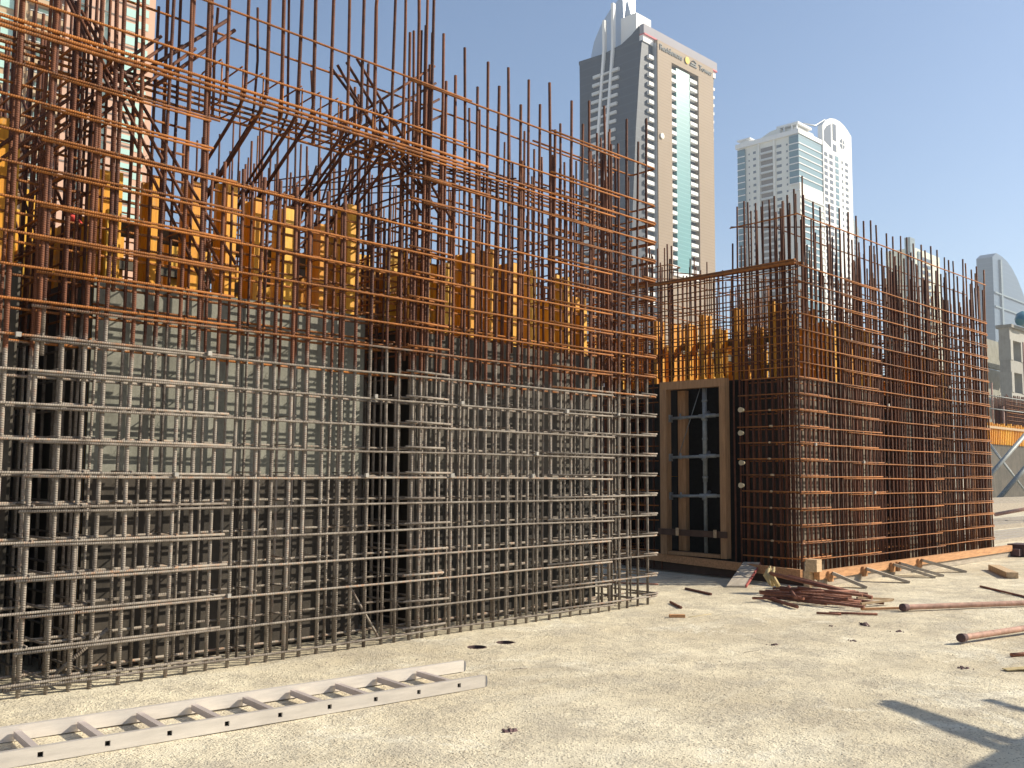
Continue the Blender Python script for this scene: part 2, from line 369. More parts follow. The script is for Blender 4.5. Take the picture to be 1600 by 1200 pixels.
# ------------------------------------------------------------------ rebar cages
class Cage:
    def __init__(s, name, label, cat, loc, mat):
        s.root = thing(name, label, cat, loc); s.mat = mat; s.bars = {}; s.ties = MB()
    def bar(s, kind, pts, r, seg=6, mat=None):
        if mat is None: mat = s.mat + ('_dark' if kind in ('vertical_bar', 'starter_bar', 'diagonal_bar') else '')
        s.bars.setdefault(kind, []).append((pts, r, seg, mat))
    def v(s, x, y, z0, z1, r=.0125, lean=.02, top=None, kind='vertical_bar'):
        lx, ly = U(-lean, lean), U(-lean, lean); n = max(3, int((z1-z0)/.7)); pts = []
        hgt = z1-z0; j = .005
        for i in range(n+1):
            t = i/n; fr = (max(0, z0+hgt*t-2.4)/2.5)**1.5
            pts.append((x+U(-j, j)+lx*(fr+.15*t), y+U(-j, j)*.5+ly*(fr+.1*t), z0+hgt*t))
        s.bar(kind, pts, r)
        return pts
    def h(s, a, b, r=.0085, sag=.006, kind='horizontal_bar'):
        a, b = Vector(a), Vector(b); L = (b-a).length; n = max(2, int(L/.55)); pts = []
        w1, w2, ph = U(-.006, .006), U(-.004, .004), U(0, 6)
        for i in range(n+1):
            t = i/n; p = a.lerp(b, t)
            p.z += w1*t + w2*math.sin(ph+t*L*1.5) - sag*math.sin(math.pi*((t*L/1.1) % 1))*.5 + U(-.002, .002)
            pts.append(p)
        s.bar(kind, pts, r)
    def path(s, pts, r=.0095, kind='horizontal_bar'):
        # round the corners a little
        P = [Vector(p) for p in pts]; out = [P[0]]
        for i in range(1, len(P)-1):
            a, b, c = P[i-1], P[i], P[i+1]; q = min(.045, (a-b).length*.4, (c-b).length*.4)
            p1 = b+(a-b).normalized()*q; p2 = b+(c-b).normalized()*q
            out += [p1, (p1+p2)/2*.45+b*.55, p2]
        out.append(P[-1])
        fin = []
        for i in range(len(out)-1):
            L = (out[i+1]-out[i]).length; n = max(1, int(L/.7))
            for k in range(n): fin.append(out[i].lerp(out[i+1], k/n) + Vector((0, 0, U(-.003, .003))))
        fin.append(out[-1]); s.bar(kind, fin, r)
    def finish(s):
        for kind, L in s.bars.items():
            L.sort(key=lambda b: (Vector(b[0][len(b[0])//2])-CAM).length/(b[1]**.5))
            # same kind: largest in view first
            for i, (pts, r, seg, mat) in enumerate(L[:300]):
                d = (Vector(pts[len(pts)//2])-CAM).length
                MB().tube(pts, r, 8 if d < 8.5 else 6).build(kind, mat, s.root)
            rest = MB()
            for pts, r, seg, mat in L[300:]: rest.tube(pts, r, 5)
            if rest.f: tag(rest.build(kind+'_bundle', s.mat, s.root), kind='stuff')
        if s.ties.f: tag(s.ties.build('tie_wire', 'tie_wire', s.root), kind='stuff')
    def tie(s, x, y, z):
        r = .017; t = U(.6, 1.0)*random.choice((-1, 1)); pts = []
        for i in range(7):
            a = i*6.283/6; pts.append((x+r*math.cos(a)*t, y+r*.9*math.sin(a), z+r*math.cos(a)*.8))
        s.ties.tube(pts, .0016, 3, False)
        if random.random() < .35: s.ties.tube([(x, y-.016, z+.01), (x+U(-.03, .03), y-.04, z+U(-.03, .02))], .0016, 3, False)

def cage_one():
    c = Cage('rebar_cage', 'long near rebar cage of core walls, grey dusty bars below and rusty bars above', 'rebar cage', (4, 6, 0), 'rebar_dusty')
    Y, YI, X1, Z0 = 5.94, 6.24, 7.99, 1.28
    OX0, OX1, OZ0, OZ1 = 3.0, 4.85, 3.32, 3.88       # opening under the lintel
    def inop(x): return OX0 < x < OX1
    # front outer and inner verticals
    x = .2
    i = 0
    fx = []
    while x < X1-.02:
        fx.append(x); x += .143+U(-.026, .026)
    for i, x in enumerate(fx):
        for lay, yy in ((0, Y+.022), (1, YI)):
            xx = x + (0 if lay == 0 else .07+U(-.03, .03))
            if xx > X1: continue
            if lay == 0: r = U(.0118, .0145)
            else: r = U(.0095, .0118)
            if xx < 5.0:
                top = U(5.9, 6.4) if (lay == 0 or i % 3 == 0) else U(4.2, 4.9)
            else:
                top = (4.93 if i % 2 == 0 else 4.66)+U(-.06, .06) if lay == 0 else 4.5+U(-.25, .3)
            if inop(xx):
                c.v(xx, yy, -.01, OZ0+U(.02, .10), r)
                if i % 2 == 0 or lay == 0:
                    # starter bar: cranked back and down into the wall behind the opening
                    dz = U(.0, .04); bz = OZ1+.02+dz
                    pts = [(xx+.02, yy+1.05, bz-.62), (xx+.01, yy+.12, bz-.06), (xx, yy+.03, bz), (xx+U(-.01, .01), yy, bz+.07), (xx+U(-.02, .02), yy+U(-.02, .02), (bz+top)/2), (xx+U(-.05, .05), yy+U(-.04, .04), top)]
                    if i % 3 == 2: pts = [(xx, yy+.02, OZ1-.05)] + pts[3:]
                    c.bar('starter_bar', pts, r)
            else:
                c.v(xx, yy, -.01, top, r, lean=.03)
                if random.random() < .22:        # lap splice
                    c.v(xx+.028, yy, 2.2+U(-.3, .3), top-.35-U(0, .3), r, lean=.02)
        if i % 2 == 0 and x > 1.3:
            for k in range(-6, 9):
                if random.random() < .38: c.bar('link_bar', [(x+.02, Y-.02, Z0+.2*k+.012), (x+.03, YI+.03, Z0+.2*k+.012)], .0048)
    # grouped bars at the wall junctions
    for cx, n, t0, t1 in ((2.90, 3, 4.9, 6.2), (4.98, 7, 4.6, 5.4), (2.2, 2, 4.5, 6.2), (7.6, 6, 4.5, 4.95)):
        for q in range(n):
            c.v(cx+U(-.16, .17), U(Y+.03, YI+.05), -.01 if q % 2 else 1.9+U(0, .4), U(t0, t1), U(.011, .014))
    # rows
    for k in list(range(-6, 14)) + [14, 16]:
        z = Z0+.2*k; yy = Y-.006
        j = lambda: U(-.035, .035)
        top = k >= 14
        if k in (11, 12):
            c.h((-.6, yy, z), (OX0+.06+j(), yy, z)); c.h((1.95+j(), yy, z-.021), (OX0+.02+j(), yy, z-.021))
            c.h((OX1+.02, yy, z), (7.3+j(), yy, z)); c.h((OX1+.02, yy, z+.021), (5.6+j(), yy, z+.021))
        elif k == 13:
            for dz in (0, .03, .062): c.h((-.6, yy, z+dz), (5.4+U(-.2, .2), yy, z+dz), .0115)
            for dz in (-.03, 0): c.h((4.6+U(-.2, .2), yy, z+dz), (7.35+j(), yy, z+dz))
        elif top:
            c.h((-.6, yy, z), (5.35+j(), yy, z)); c.h((4.7+j(), yy, z-.02), (7.4, yy, z-.02))
        else:
            c.h((-.6, yy, z), (3.22+j(), yy, z)); c.h((1.92+j(), yy, z-.021), (7.28+j(), yy, z-.022))
        if k != 15:
            zz = z+.006
            c.path([(6.38+j(), yy+.0, zz+.0), (X1+.006, yy, zz), (X1+.006, YI+.02, zz), (6.5+j(), YI+.02, zz)])
            if not top: c.path([(X1-.25+j(), yy-.0, zz+.021), (X1+.022, yy, zz+.021), (X1+.022, 8.95, zz+.02)])
        # inner face rows
        if k < 13:
            zi = z+U(-.015, .015)
            if k < 11: c.h((-.6, YI+.02, zi), (7.5, YI+.02, zi), .009)
            if 4 < k < 11:
                xa = U(.5, 4); c.h((xa, YI+.035, zi+.09), (xa+U(2, 3.6), YI+.035, zi+.09), .0085); xa = U(3, 5.5); c.h((xa, YI-.03, zi+.05), (xa+U(1.2, 2), YI-.03, zi+.05), .0085)
            else:
                c.h((-.6, YI+.02, zi), (OX0, YI+.02, zi), .009); c.h((OX1, YI+.02, zi), (7.5, YI+.02, zi), .009)
        elif k == 13:
            for dz in (0, .04, .08, -.05): c.h((-.6, YI+.02, z+dz), (7.5, YI+.02, z+dz), .011)
        else: c.h((-.6, YI+.02, z-.03), (7.7, YI+.02, z-.03), .009)
        # cross wall hairpins, seen at the dark slots
        for a0, a1 in ((2.10, 2.36), (4.76, 5.07)):
            if k < 14: c.path([(a0, 8.6, z+.012), (a0, Y+.045, z+.012), (a1, Y+.045, z+.012), (a1, 8.6, z+.012)], .0085)
            if k < 13 and a0 > 4: c.h((a1-.34, Y-.006, z+.02), (a1+.10+j(), Y-.006, z+.02), .009)
        if k < 14:
            for yb in (8.75, 9.05):
                if k < 14: c.h((-.6, yb, z), (X1, yb, z), .0085)
            c.h((X1-.3, 6.0, z), (X1-.3, 9.0, z), .0085)
    # cross walls, end wall and back wall verticals
    for xw in (2.12, 2.36, 4.78, 5.05, 7.70, 7.99):
        y = 6.42
        while y < 9.0:
            c.v(xw, y, 0, U(4.2, 4.9), U(.0095, .0125)); y += .17+U(-.03, .03)
    for yb in (8.78, 9.02):
        x = .1
        while x < X1:
            c.v(x, yb, 0, U(4.25, 4.95), U(.009, .012)); x += .17+U(-.04, .04)
    # X-diagonals of the coupling beams
    for k in range(4):
        o = .085*k; q = U(-.02, .02)
        c.bar('diagonal_bar', [(4.06+o, 6.12+q, 4.42+.05*k), (5.02+o*.8+U(-.1, .2), 6.15+q, 3.50-.03*k)], .0115)
        c.bar('diagonal_bar', [(4.12+o*1.2, 6.19+q, 3.93-.03*k), (5.15+o*.5, 6.17+q, 4.78-.13*k)], .0115)
        c.bar('diagonal_bar', [(2.05+o*.9, 6.14+q, 4.35-.06*k), (3.12+o*.9, 6.16+q, 2.55+.07*k)], .0115)
        c.bar('diagonal_bar', [(1.7+o, 6.18+q, 3.15), (2.75+o, 6.2+q, 4.25)], .011)
        c.bar('diagonal_bar', [(2.38, 6.7+.3*k, 3.0), (2.18, 7.4+.3*k, 4.2)], .011)
        c.bar('diagonal_bar', [(4.8, 6.5+.3*k, 4.1), (5.0, 7.4+.3*k, 3.1)], .011)
    for q in (0, .08): c.bar('diagonal_bar', [(2.60+q, 6.1, 3.93-q), (3.20+q*.7, 6.12, 4.50-q*.7)], .013)
    for k in range(5): c.bar('diagonal_bar', [(4.3+.13*k, 8.75, 3.3-.1*k), (5.6+.1*k, 8.8, 4.5-.15*k)], .011)
    for k in range(4):
        c.bar('diagonal_bar', [(5.2+.4*k, 6.0, 3.95), (4.9+.4*k, 8.8, 4.25+.05*k)], .007)
    # lintel stirrups
    for q in range(12):
        x = OX0+.08+q*.16
        c.path([(x, Y+.01, 4.1), (x, Y+.01, OZ1-.06), (x, YI+.03, OZ1-.06), (x, YI+.03, 4.1), (x, Y+.02, 4.12)], .006, 'stirrup')
    # loose leaning off-plumb bars inside
    c.bar('diagonal_bar', [(2.15, 6.10, .02), (2.5, 6.02, .33)], .012)
    c.bar('diagonal_bar', [(4.6, 6.02, .0), (4.35, 6.12, .45)], .010)
    # ties
    for k in range(-6, 14):
        for x in fx:
            if x > 1.2 and random.random() < (.8 if x < 4.5 else .5) and not (k in (11, 12) and inop(x)): c.tie(x, Y+.006, Z0+.2*k+.004)
    c.finish()
    # concrete spacer blocks wired on the rows
    sp = [(1.86, 4), (3.05, 4), (2.85, 0), (4.42, 3), (5.3, 3), (4.35, 0), (5.2, 0), (6.6, 2.96), (7.35, 3.02), (6.15, 0), (7.52, 0), (3.25, -4), (6.2, 1.0)]
    for x, k in sp:
        z = Z0+.2*k-.005; q = U(.012, .017)
        MB().quad_box((x-q, Y-.035, z-q), (2*q, U(-.006, .006), U(-.004, .006)), (0, .02, 0), (0, 0, 2*q)).build('spacer_block', 'spacer_concrete', c.root)
cage_one()

def cage_two():
    c = Cage('rebar_cage', 'further rebar cage of brown rusty bars on the right, over the door frame', 'rebar cage', (13.8, 6, 0), 'rebar_rust')
    Y, YI, X0, XI, X1, Z0 = 5.79, 6.09, 10.67, 10.95, 17.08, 1.28
    DY0, DY1 = 6.74, 7.86
    j = lambda: U(-.04, .04)
    x = X0+.02; i = 0
    fx = []
    while x < X1: fx.append(x); x += .118+U(-.02, .02)
    for i, x in enumerate(fx):
        near = 14.0 < x < 14.9 or x > 16.5
        c.v(x, Y+.022, .03, (4.80 if i % 2 == 0 else 4.5)+U(-.07, .05), U(.0115, .0145), lean=.035)
        if i % 3 == 1: c.v(x+.03, Y+.03, .6, 4.3+U(-.2, .2), .013)
        c.v(x+.06, YI, .03, 4.2+U(-.25, .35), U(.010, .0125), lean=.03)
        if near: c.v(x+.05, Y+.1, .03, U(4.2, 4.75), .013)
    # corner pier
    for q in range(4): c.v(X0+U(0, .2), Y+U(.0, .25), .03, U(4.6, 4.85), .014)
    c.v(X0+.42, Y+.15, .03, 5.12, .012)
    y = Y+.12; i = 0
    while y < 11.6:
        d = DY0 < y < DY1
        for lay, xx in ((0, X0+.02), (1, XI)):
            if d: c.v(xx, y+.03*lay, 2.6, 3.93+U(-.03, .05), .0105, lean=.005)
            else: c.v(xx, y+.04*lay, .03, (4.75 if y < 6.7 else 4.3)+U(-.1, .08), U(.011, .014))
        if d: c.v(X0+.02, y+.075, 2.6, 3.9, .008, lean=.005)
        y += (.092 if y < 6.7 else .14)+U(-.012, .012)
    for k in range(-5, 14):
        z = Z0+.2*k
        c.h((X0-.03, Y-.006, z), (12.9+j()*3, Y-.006, z)); c.h((11.9+j()*4, Y-.006, z-.021), (14.95+j()*2, Y-.006, z-.021)); c.h((14.7+j()*2, Y-.006, z), (X1, Y-.006, z))
        c.path([(15.9, Y-.006, z+.022), (X1+.02, Y-.006, z+.022), (X1+.02, 8.9, z+.02)])
        c.h((X0, YI+.02, z), (X1-.2, YI+.02, z), .0085)
        # left face
        if z < 2.55:
            c.path([(X0+.75+j(), Y+.02, z+.02), (X0-.006, Y+.02, z+.02), (X0-.006, 6.62+j(), z+.02)])
            c.h((XI, Y, z), (XI, 6.65, z), .0085); c.h((X0, 7.9, z), (X0, 11.6, z))
        for xx in (14.05, 14.4): c.h((xx, 5.95, z), (xx, 8.6, z), .0085)
        for yb in (8.6, 8.9): c.h((X0, yb, z), (X1, yb, z), .0085)
        c.h((X1-.3, 6.0, z), (X1-.3, 8.9, z), .0085)
    for q in range(14):
        z = 2.62+q*.1
        c.h((X0-.006, Y+.0, z), (X0-.006, 11.6, z), .0075, sag=.001)
        if q % 2: c.h((XI, Y+.0, z), (XI, 8.9, z), .0075, sag=.001)
    for q in range(4):
        c.h((X0-.01, Y+.02, 3.9+.014*q), (X0-.01+.02*q, 8.9, 3.9+.016*q), .012, sag=.001)
        c.h((X0+.07*q, Y+.02, 3.93), (X0+.07*q, 8.9, 3.93+.01*q), .011, sag=.001)
    for z in (4.52,):
        c.h((X0-.02, Y-.01, z), (X1, Y-.01, z+.02)); c.h((X0-.02, Y-.01, z-.02), (X0-.02, 6.72, z-.03)); c.h((X0, YI+.02, z-.12), (X1, YI+.02, z-.1)); c.h((X0, 6.72, z-.01), (X0+.9, Y, z))
        c.h((13.0, 8.9, 4.35), (X1, 8.9, 4.4)); c.h((X0+.3, 8.9, 4.2), (15.2, Y+.3, 4.3)); c.h((12.2, 8.8, 4.45), (16.5, 6.3, 4.4))
    for xw in (14.05, 14.4, 16.78, 17.08):
        y = 6.2
        while y < 8.9: c.v(xw, y, .03, U(4.2, 4.8), .0115); y += .15+U(-.03, .03)
    for yb in (8.6, 8.9):
        x = X0+.1
        while x < X1: c.v(x, yb, .03, U(4.2, 4.75), .011); x += .17+U(-.04, .04)
    for q in range(14): c.v(14.2+U(-.25, .6), U(5.9, 6.5), .03, U(4.3, 4.7), .014)
    # starter bars that stand free by the door, left of the coupling beam
    for px_, yy, t in ((X0+.02, 8.02, 4.45), (X0+.03, 8.0, 4.36), (X0+.02, 7.90, 4.42), (X0+.3, 7.86, 4.5), (X0+.02, 7.72, 4.45)):
        c.v(px_, yy, 2.6, t, .012)
    c.path([(X0, 8.2, 4.16), (X0, 7.70, 4.16), (XI, 7.70, 4.16), (XI, 8.2, 4.16)], .007)
    for k in range(-5, 13):
        for x in fx[:22]:
            if random.random() < .35: c.tie(x, Y+.006, Z0+.2*k+.004)
    c.finish()
    for x, k in ((11.0, 2), (12.3, 1), (13.1, 5), (12.6, -1), (15.3, 7)):
        MB().box(x-.018, x+.018, Y-.035, Y-.012, Z0+.2*k-.018, Z0+.2*k+.018).build('spacer_block', 'spacer_concrete', c.root)
    # cut rebar end caps left of the corner (pale caps on row ends of the pier)
    for k in range(-5, 5):
        MB().tube([(X0-.02, 6.18+U(-.05, .05), Z0+.2*k+.022), (X0-.045, 6.18, Z0+.2*k+.022)], .013, 8).build('bar_end', 'plank_timber', c.root)
cage_two()

# ------------------------------------------------------------------ shaft formwork (plywood boxes stiffened with yellow timber beams)
def h_beam(p, nrm, z0, z1):
    """H20 timber beam standing behind a sheet; p = centre of outer flange, nrm = inward normal"""
    nrm = Vector((nrm[0], nrm[1], 0)); t = Vector((-nrm.y, nrm.x, 0)); m_ = MB(); p = Vector((p[0], p[1], 0)); h = Vector((0, 0, z1-z0)); p.z = z0
    w_, fl, dp, wb = .08, .04, .20, .03
    m_.quad_box(p-t*w_/2, t*w_, nrm*fl, h); m_.quad_box(p-t*wb/2+nrm*(fl), t*wb, nrm*(dp-2*fl), h); m_.quad_box(p-t*w_/2+nrm*(dp-fl), t*w_, nrm*fl, h)
    return m_
def formwork(label, x0, x1, y0, y1, front_mats, side_mats, ztop=2.6, zb=3.45, step=.30, first=0):
    root = thing('shaft_formwork', label, 'formwork', ((x0+x1)/2, (y0+y1)/2, 0))
    sides = [((x0, y0), (x1, y0), (0, 1), front_mats), ((x0, y1), (x0, y0), (1, 0), side_mats), ((x1, y0), (x1, y1), (-1, 0), side_mats), ((x1, y1), (x0, y1), (0, -1), side_mats)]
    T = .021
    for si, (a, b, n, mats) in enumerate(sides):
        a, b, n = Vector((*a, 0)), Vector((*b, 0)), Vector((*n, 0)); L = (b-a).length; d = (b-a)/L
        # sheets: two lifts, split into boards about 1.2 m wide
        nb = max(1, round(L/1.15)); wd = L/nb; ins = .025
        for lift, (za, zb_) in enumerate(((.02, 1.268), (1.274, ztop))):
            for q in range(nb):
                s0 = q*wd+(.025 if q == 0 else .002); s1 = (q+1)*wd-(.025 if q == nb-1 else .002)
                zt = zb_ - (U(0, .05) if lift else 0)
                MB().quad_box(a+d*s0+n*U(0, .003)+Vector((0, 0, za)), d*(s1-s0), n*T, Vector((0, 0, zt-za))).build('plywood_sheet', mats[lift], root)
        nbm = max(3, round((L-.3)/step))
        for q in range(nbm+1):
            s_ = .16+(L-.32)*q/nbm+U(-.03, .03)
            p = a+d*s_+n*(T+.004)
            h_beam(p, n, .06+U(0, .03), zb-.10+random.choice((-.30, -.12, 0, .03, .12))+U(-.04, .04)).build('timber_beam', 'yellow_beam', root)
        for z in (.55, 1.45, 2.35, 3.0):
            e = .26 + .01*si
            p = a+d*(.27)+n*(.235+.001); 
            MB().quad_box(p+Vector((0, 0, z+.055*0+.12*(si % 2)-.06)), d*(L-.54), n*.05, Vector((0, 0, .10))).build('steel_waler', 'waler_steel', root)
    return root
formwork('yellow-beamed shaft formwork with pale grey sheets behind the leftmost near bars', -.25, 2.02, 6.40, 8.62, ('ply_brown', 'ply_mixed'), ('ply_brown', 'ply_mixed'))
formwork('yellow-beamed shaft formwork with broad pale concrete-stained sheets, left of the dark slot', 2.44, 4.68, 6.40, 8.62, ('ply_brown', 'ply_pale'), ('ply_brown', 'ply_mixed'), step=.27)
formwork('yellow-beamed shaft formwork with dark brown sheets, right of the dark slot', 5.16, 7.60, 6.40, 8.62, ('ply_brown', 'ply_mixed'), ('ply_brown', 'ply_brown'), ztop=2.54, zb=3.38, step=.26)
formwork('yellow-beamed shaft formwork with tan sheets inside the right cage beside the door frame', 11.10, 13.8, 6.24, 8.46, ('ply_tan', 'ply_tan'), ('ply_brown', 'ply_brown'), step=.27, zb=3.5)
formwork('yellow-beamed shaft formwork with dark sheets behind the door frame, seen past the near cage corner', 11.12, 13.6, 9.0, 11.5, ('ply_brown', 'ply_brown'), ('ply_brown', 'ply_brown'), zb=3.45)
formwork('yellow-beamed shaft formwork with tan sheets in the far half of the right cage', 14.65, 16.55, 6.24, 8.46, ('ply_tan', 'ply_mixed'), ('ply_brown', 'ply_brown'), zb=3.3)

# ------------------------------------------------------------------ door box-out of the second cage
def door_frame():
    X = 10.60; root = thing('door_frame', 'timber door box-out frame with steel props set in the right cage', 'door frame', (X, 7.3, .2))
    y0, y1, z0, z1 = 6.80, 7.82, .24, 2.54; wd, dp = .105, .11
    MB().box(X, X+dp, y1-wd, y1, z0, z1-wd).build('frame_post', 'frame_timber', root)
    MB().box(X, X+dp, y0, y0+wd*.8, z0, z1-wd).build('frame_post', 'frame_timber', root)
    MB().box(X, X+dp, y0, y1, z1-wd, z1).build('frame_head', 'frame_timber', root)
    MB().box(X+.02, X+dp, y0+wd, y1-wd, z0, z0+.045).build('frame_sill', 'frame_timber', root)
    MB().box(X+.16, X+.24, y1-.30, y1-.18, z0+.05, z1-wd-.01).build('inner_post', 'frame_timber', root)
    yp = 7.17
    p = MB().tube([(X+.1, yp, z0+.05), (X+.1, yp, z1-.1)], .024, 10).tube([(X+.1, yp, 1.2), (X+.1, yp, z1-.1)], .030, 10)
    for k in range(5): p.tube([(X+.1, yp, 1.25+.25*k), (X+.1, yp, 1.28+.25*k)], .036, 10)
    p.build('steel_prop', 'prop_steel', root)
    for z in (2.07, 1.545, 1.03):
        q = MB().tube([(X+.09, y0+wd*.8, z), (X+.09, y1-wd, z-.02)], .020, 10).tube([(X+.09, y0+.2, z-.002), (X+.09, y0+.45, z-.006)], .027, 10)
        cp = q.build('cross_prop', 'prop_steel', root); q = MB()
        q.box(X+.05, X+.13, y0+wd*.8+.001, y0+wd*.8+.013, z-.05, z+.05).box(X+.05, X+.13, y1-wd-.013, y1-wd-.001, z-.07, z+.03)
        q.tube([(X+.02, yp+.33, z-.045), (X+.02, yp+.33, z+.035)], .012, 8).tube([(X+.02, yp-.02, z-.05), (X+.17, yp-.02, z+.05)], .022, 8)
        q.build('prop_clamp', 'prop_steel', cp)
    MB().tube([(X+.12, y1-.22, 1.55), (X+.12, yp+.08, z1-.1)], .006, 6).build('bracing_wire', 'prop_steel', root)
    MB().box(X-.03, X-.002, y0-.02, y1+.02, .50, .58).build('dark_batten', 'dark_timber', root)
    for yy in (y0+.12, y1-.32): MB().box(X-.05, X-.032, yy, yy+.04, .50, .60).build('batten_clip', 'plank_timber', root)
    # black sheet paints the shade on the plywood behind the opening
    MB().box(X+.46, X+.48, y0-.05, y1+.05, .05, z1).build('shade_sheet', 'hollow_shade', root)
door_frame()
for i, (y, z, txt) in enumerate(((6.51, 2.11, 'topmost'), (6.515, 1.82, 'second from the top'), (6.51, 1.45, 'third from the top'), (6.52, 1.17, 'lowest'))):
    o = MB().tube([(10.50, y, z), (10.545, y, z), (10.56, y, z)], [.034, .024, .022], 12)
    tag(o.build('tie_cone', 'cream_plastic', loc=(10.6, y, z)), f'cream plastic tie cone right of the door frame, {txt} of four', 'tie cone', 'cream tie cones beside the door frame')

# ------------------------------------------------------------------ edge planks, braces
def plain(name, mb, mat, label, cat, loc, group=None): return tag(mb.build(name, mat, loc=loc), label, cat, group)
pr = thing('edge_plank', 'long orange edge timber along the base of the right cage', 'plank', (13.7, 5.58, 0))
MB().quad_box((10.52, 5.50, .095), (6.5, 0, 0), (0, .07, 0), (0, 0, .095)).build('top_timber', 'orange_timber', pr)
MB().box(10.56, 17.0, 5.53, 5.555, .004, .093).build('fascia_board', 'grey_timber', pr)
for x in (10.75, 11.64, 12.45, 12.62, 13.3): MB().box(x-.05, x+.05, 5.47, 5.498, .06, .182).build('cleat', 'orange_timber', pr)
pl = thing('edge_plank', 'shaded edge timber along the foot of the door frame', 'plank', (10.5, 6.8, 0))
MB().beam((10.50, 5.72, .145), (10.75, 8.6, .20), .05, .10).build('top_timber', 'orange_timber', pl)
MB().beam((10.56, 5.72, .05), (10.80, 8.6, .07), .02, .10).build('kicker_board', 'dark_timber', pl)  # dark colour paints the shade in the gap under the top timber
plain('corner_block', MB().box(10.42, 10.54, 5.48, 5.62, .19, .33).box(10.44, 10.56, 5.585, 5.66, .0, .188), 'plank_timber', 'short upright timber block on the corner of the edge timbers', 'timber block', (10.5, 5.55, 0))
br = [((10.75, 5.46, .16), (10.93, 5.13, .01)), ((11.64, 5.46, .155), (11.86, 5.02, .01)), ((12.42, 5.46, .16), (12.70, 5.05, .01)), ((12.60, 5.46, .165), (12.98, 5.06, .01)), ((13.3, 5.46, .165), (13.75, 5.06, .01))]
for i, (a, b) in enumerate(br):
    plain('brace', MB().beam(a, b, .10, .035), 'grey_timber', 'leaning timber brace, %s of the five propping the orange edge timber' % ('leftmost', 'second', 'third', 'fourth', 'rightmost')[i], 'brace', b, 'timber braces on the edge timber')
plain('end_block', MB().box(17.15, 17.6, 5.33, 5.62, .0, .20).box(17.02, 17.14, 5.40, 5.55, .02, .13), 'dark_red_brown', 'dark red-brown timber block at the far end of the orange edge timber', 'timber block', (17.3, 5.5, 0))
pk = thing('ramp_plank', 'worn grey plank with a red edge leaning on the shaded edge timber', 'plank', (9.9, 6.2, 0))
MB().quad_box((9.72, 6.24, .003), (.17, -.14, 0), (.85, .30, .20), (0, 0, .022)).build('board', 'grey_timber', pk)
MB().quad_box((9.892, 6.098, .001), (.012, -.010, 0), (.85, .30, .20), (0, 0, .03)).build('painted_edge', 'red_paint', pk)
plain('timber_block', MB().quad_box((13.42, 4.42, .0), (.98, .56, .0), (.07, -.12, 0), (0, 0, .075)), 'plank_timber', 'short square timber lying alone right of the right cage', 'timber block', (13.9, 4.7, 0))

# ------------------------------------------------------------------ ladder
def ladder():
    a = Vector((4.119, 4.349, 0)); u = (Vector((1.555, 4.594, 0))-a).normalized(); v = Vector((-u.y, u.x, 0))
    if v.y < 0: v = -v
    root = thing('ladder', 'pale aluminium ladder lying flat beside the near cage', 'ladder', tuple(a))
    L, W, H, TK = 3.6, .43, .070, .026; sk = u*.0
    off = Vector((.17, .0, 0)) + u*.17*0
    p0 = a + Vector((0, 0, .006)); p1 = a + v*W + Vector((.17+.0, 0, .006)) 
    holes_s = [.20+.2875*k for k in range(12)]
    def rail(p, side):
        # box section with square holes through the near web at every rung: built from strips
        mb = MB(); hs = .012; zc = H*.5
        mb.quad_box(p, u*L, v*TK, Vector((0, 0, zc-hs))); mb.quad_box(p+Vector((0, 0, zc+hs)), u*L, v*TK, Vector((0, 0, H-zc-hs)))
        s0 = 0
        for s_ in holes_s + [None]:
            s1 = (s_-hs) if s_ is not None else L
            mb.quad_box(p+u*s0+Vector((0, 0, zc-hs)), u*(s1-s0), v*TK, Vector((0, 0, 2*hs)))
            if s_ is None: break
            s0 = s_+hs
        return mb
    r1 = rail(p0, 0).build('rail', 'aluminium', root); r2 = MB().quad_box(p1, u*L, v*TK, Vector((0, 0, H))).build('rail', 'aluminium', root)
    for p, rl in ((p0, r1), (p1, r2)):
        # end cap with a rounded nose
        q = p - u*.012; MB().prism([p+v*-.002, p+v*-.002+Vector((0, 0, H)), p-u*.010+Vector((0, 0, H*.86)), p-u*.014+Vector((0, 0, H*.5)), p-u*.010+Vector((0, 0, H*.14))], None, v*(TK+.004)).build('end_cap', 'end_cap', rl)
    # rungs: top ones meet the far rail a bit skewed
    for s_ in holes_s:
        A = p0+u*s_+v*.004; B = p1+u*(s_)-v*.0+Vector((-.17, 0, 0))*0
        A = A+Vector((0, 0, H*.5)); B = p1+u*(s_+.0)+v*.004+Vector((0, 0, H*.62))
        B = p1+u*(s_+.17)+v*.01+Vector((0, 0, H*.5))
        B = A + v*(W)
        rg = MB().beam(A+v*.022, B-v*.001, .031, .031).build('rung', 'rung_metal', root)
        MB().beam(A+v*.0125, A+v*.021, .0235, .0235).build('bore_shade', 'hollow_shade', rg)  # solid black plug paints the shade inside the hollow rung
ladder()

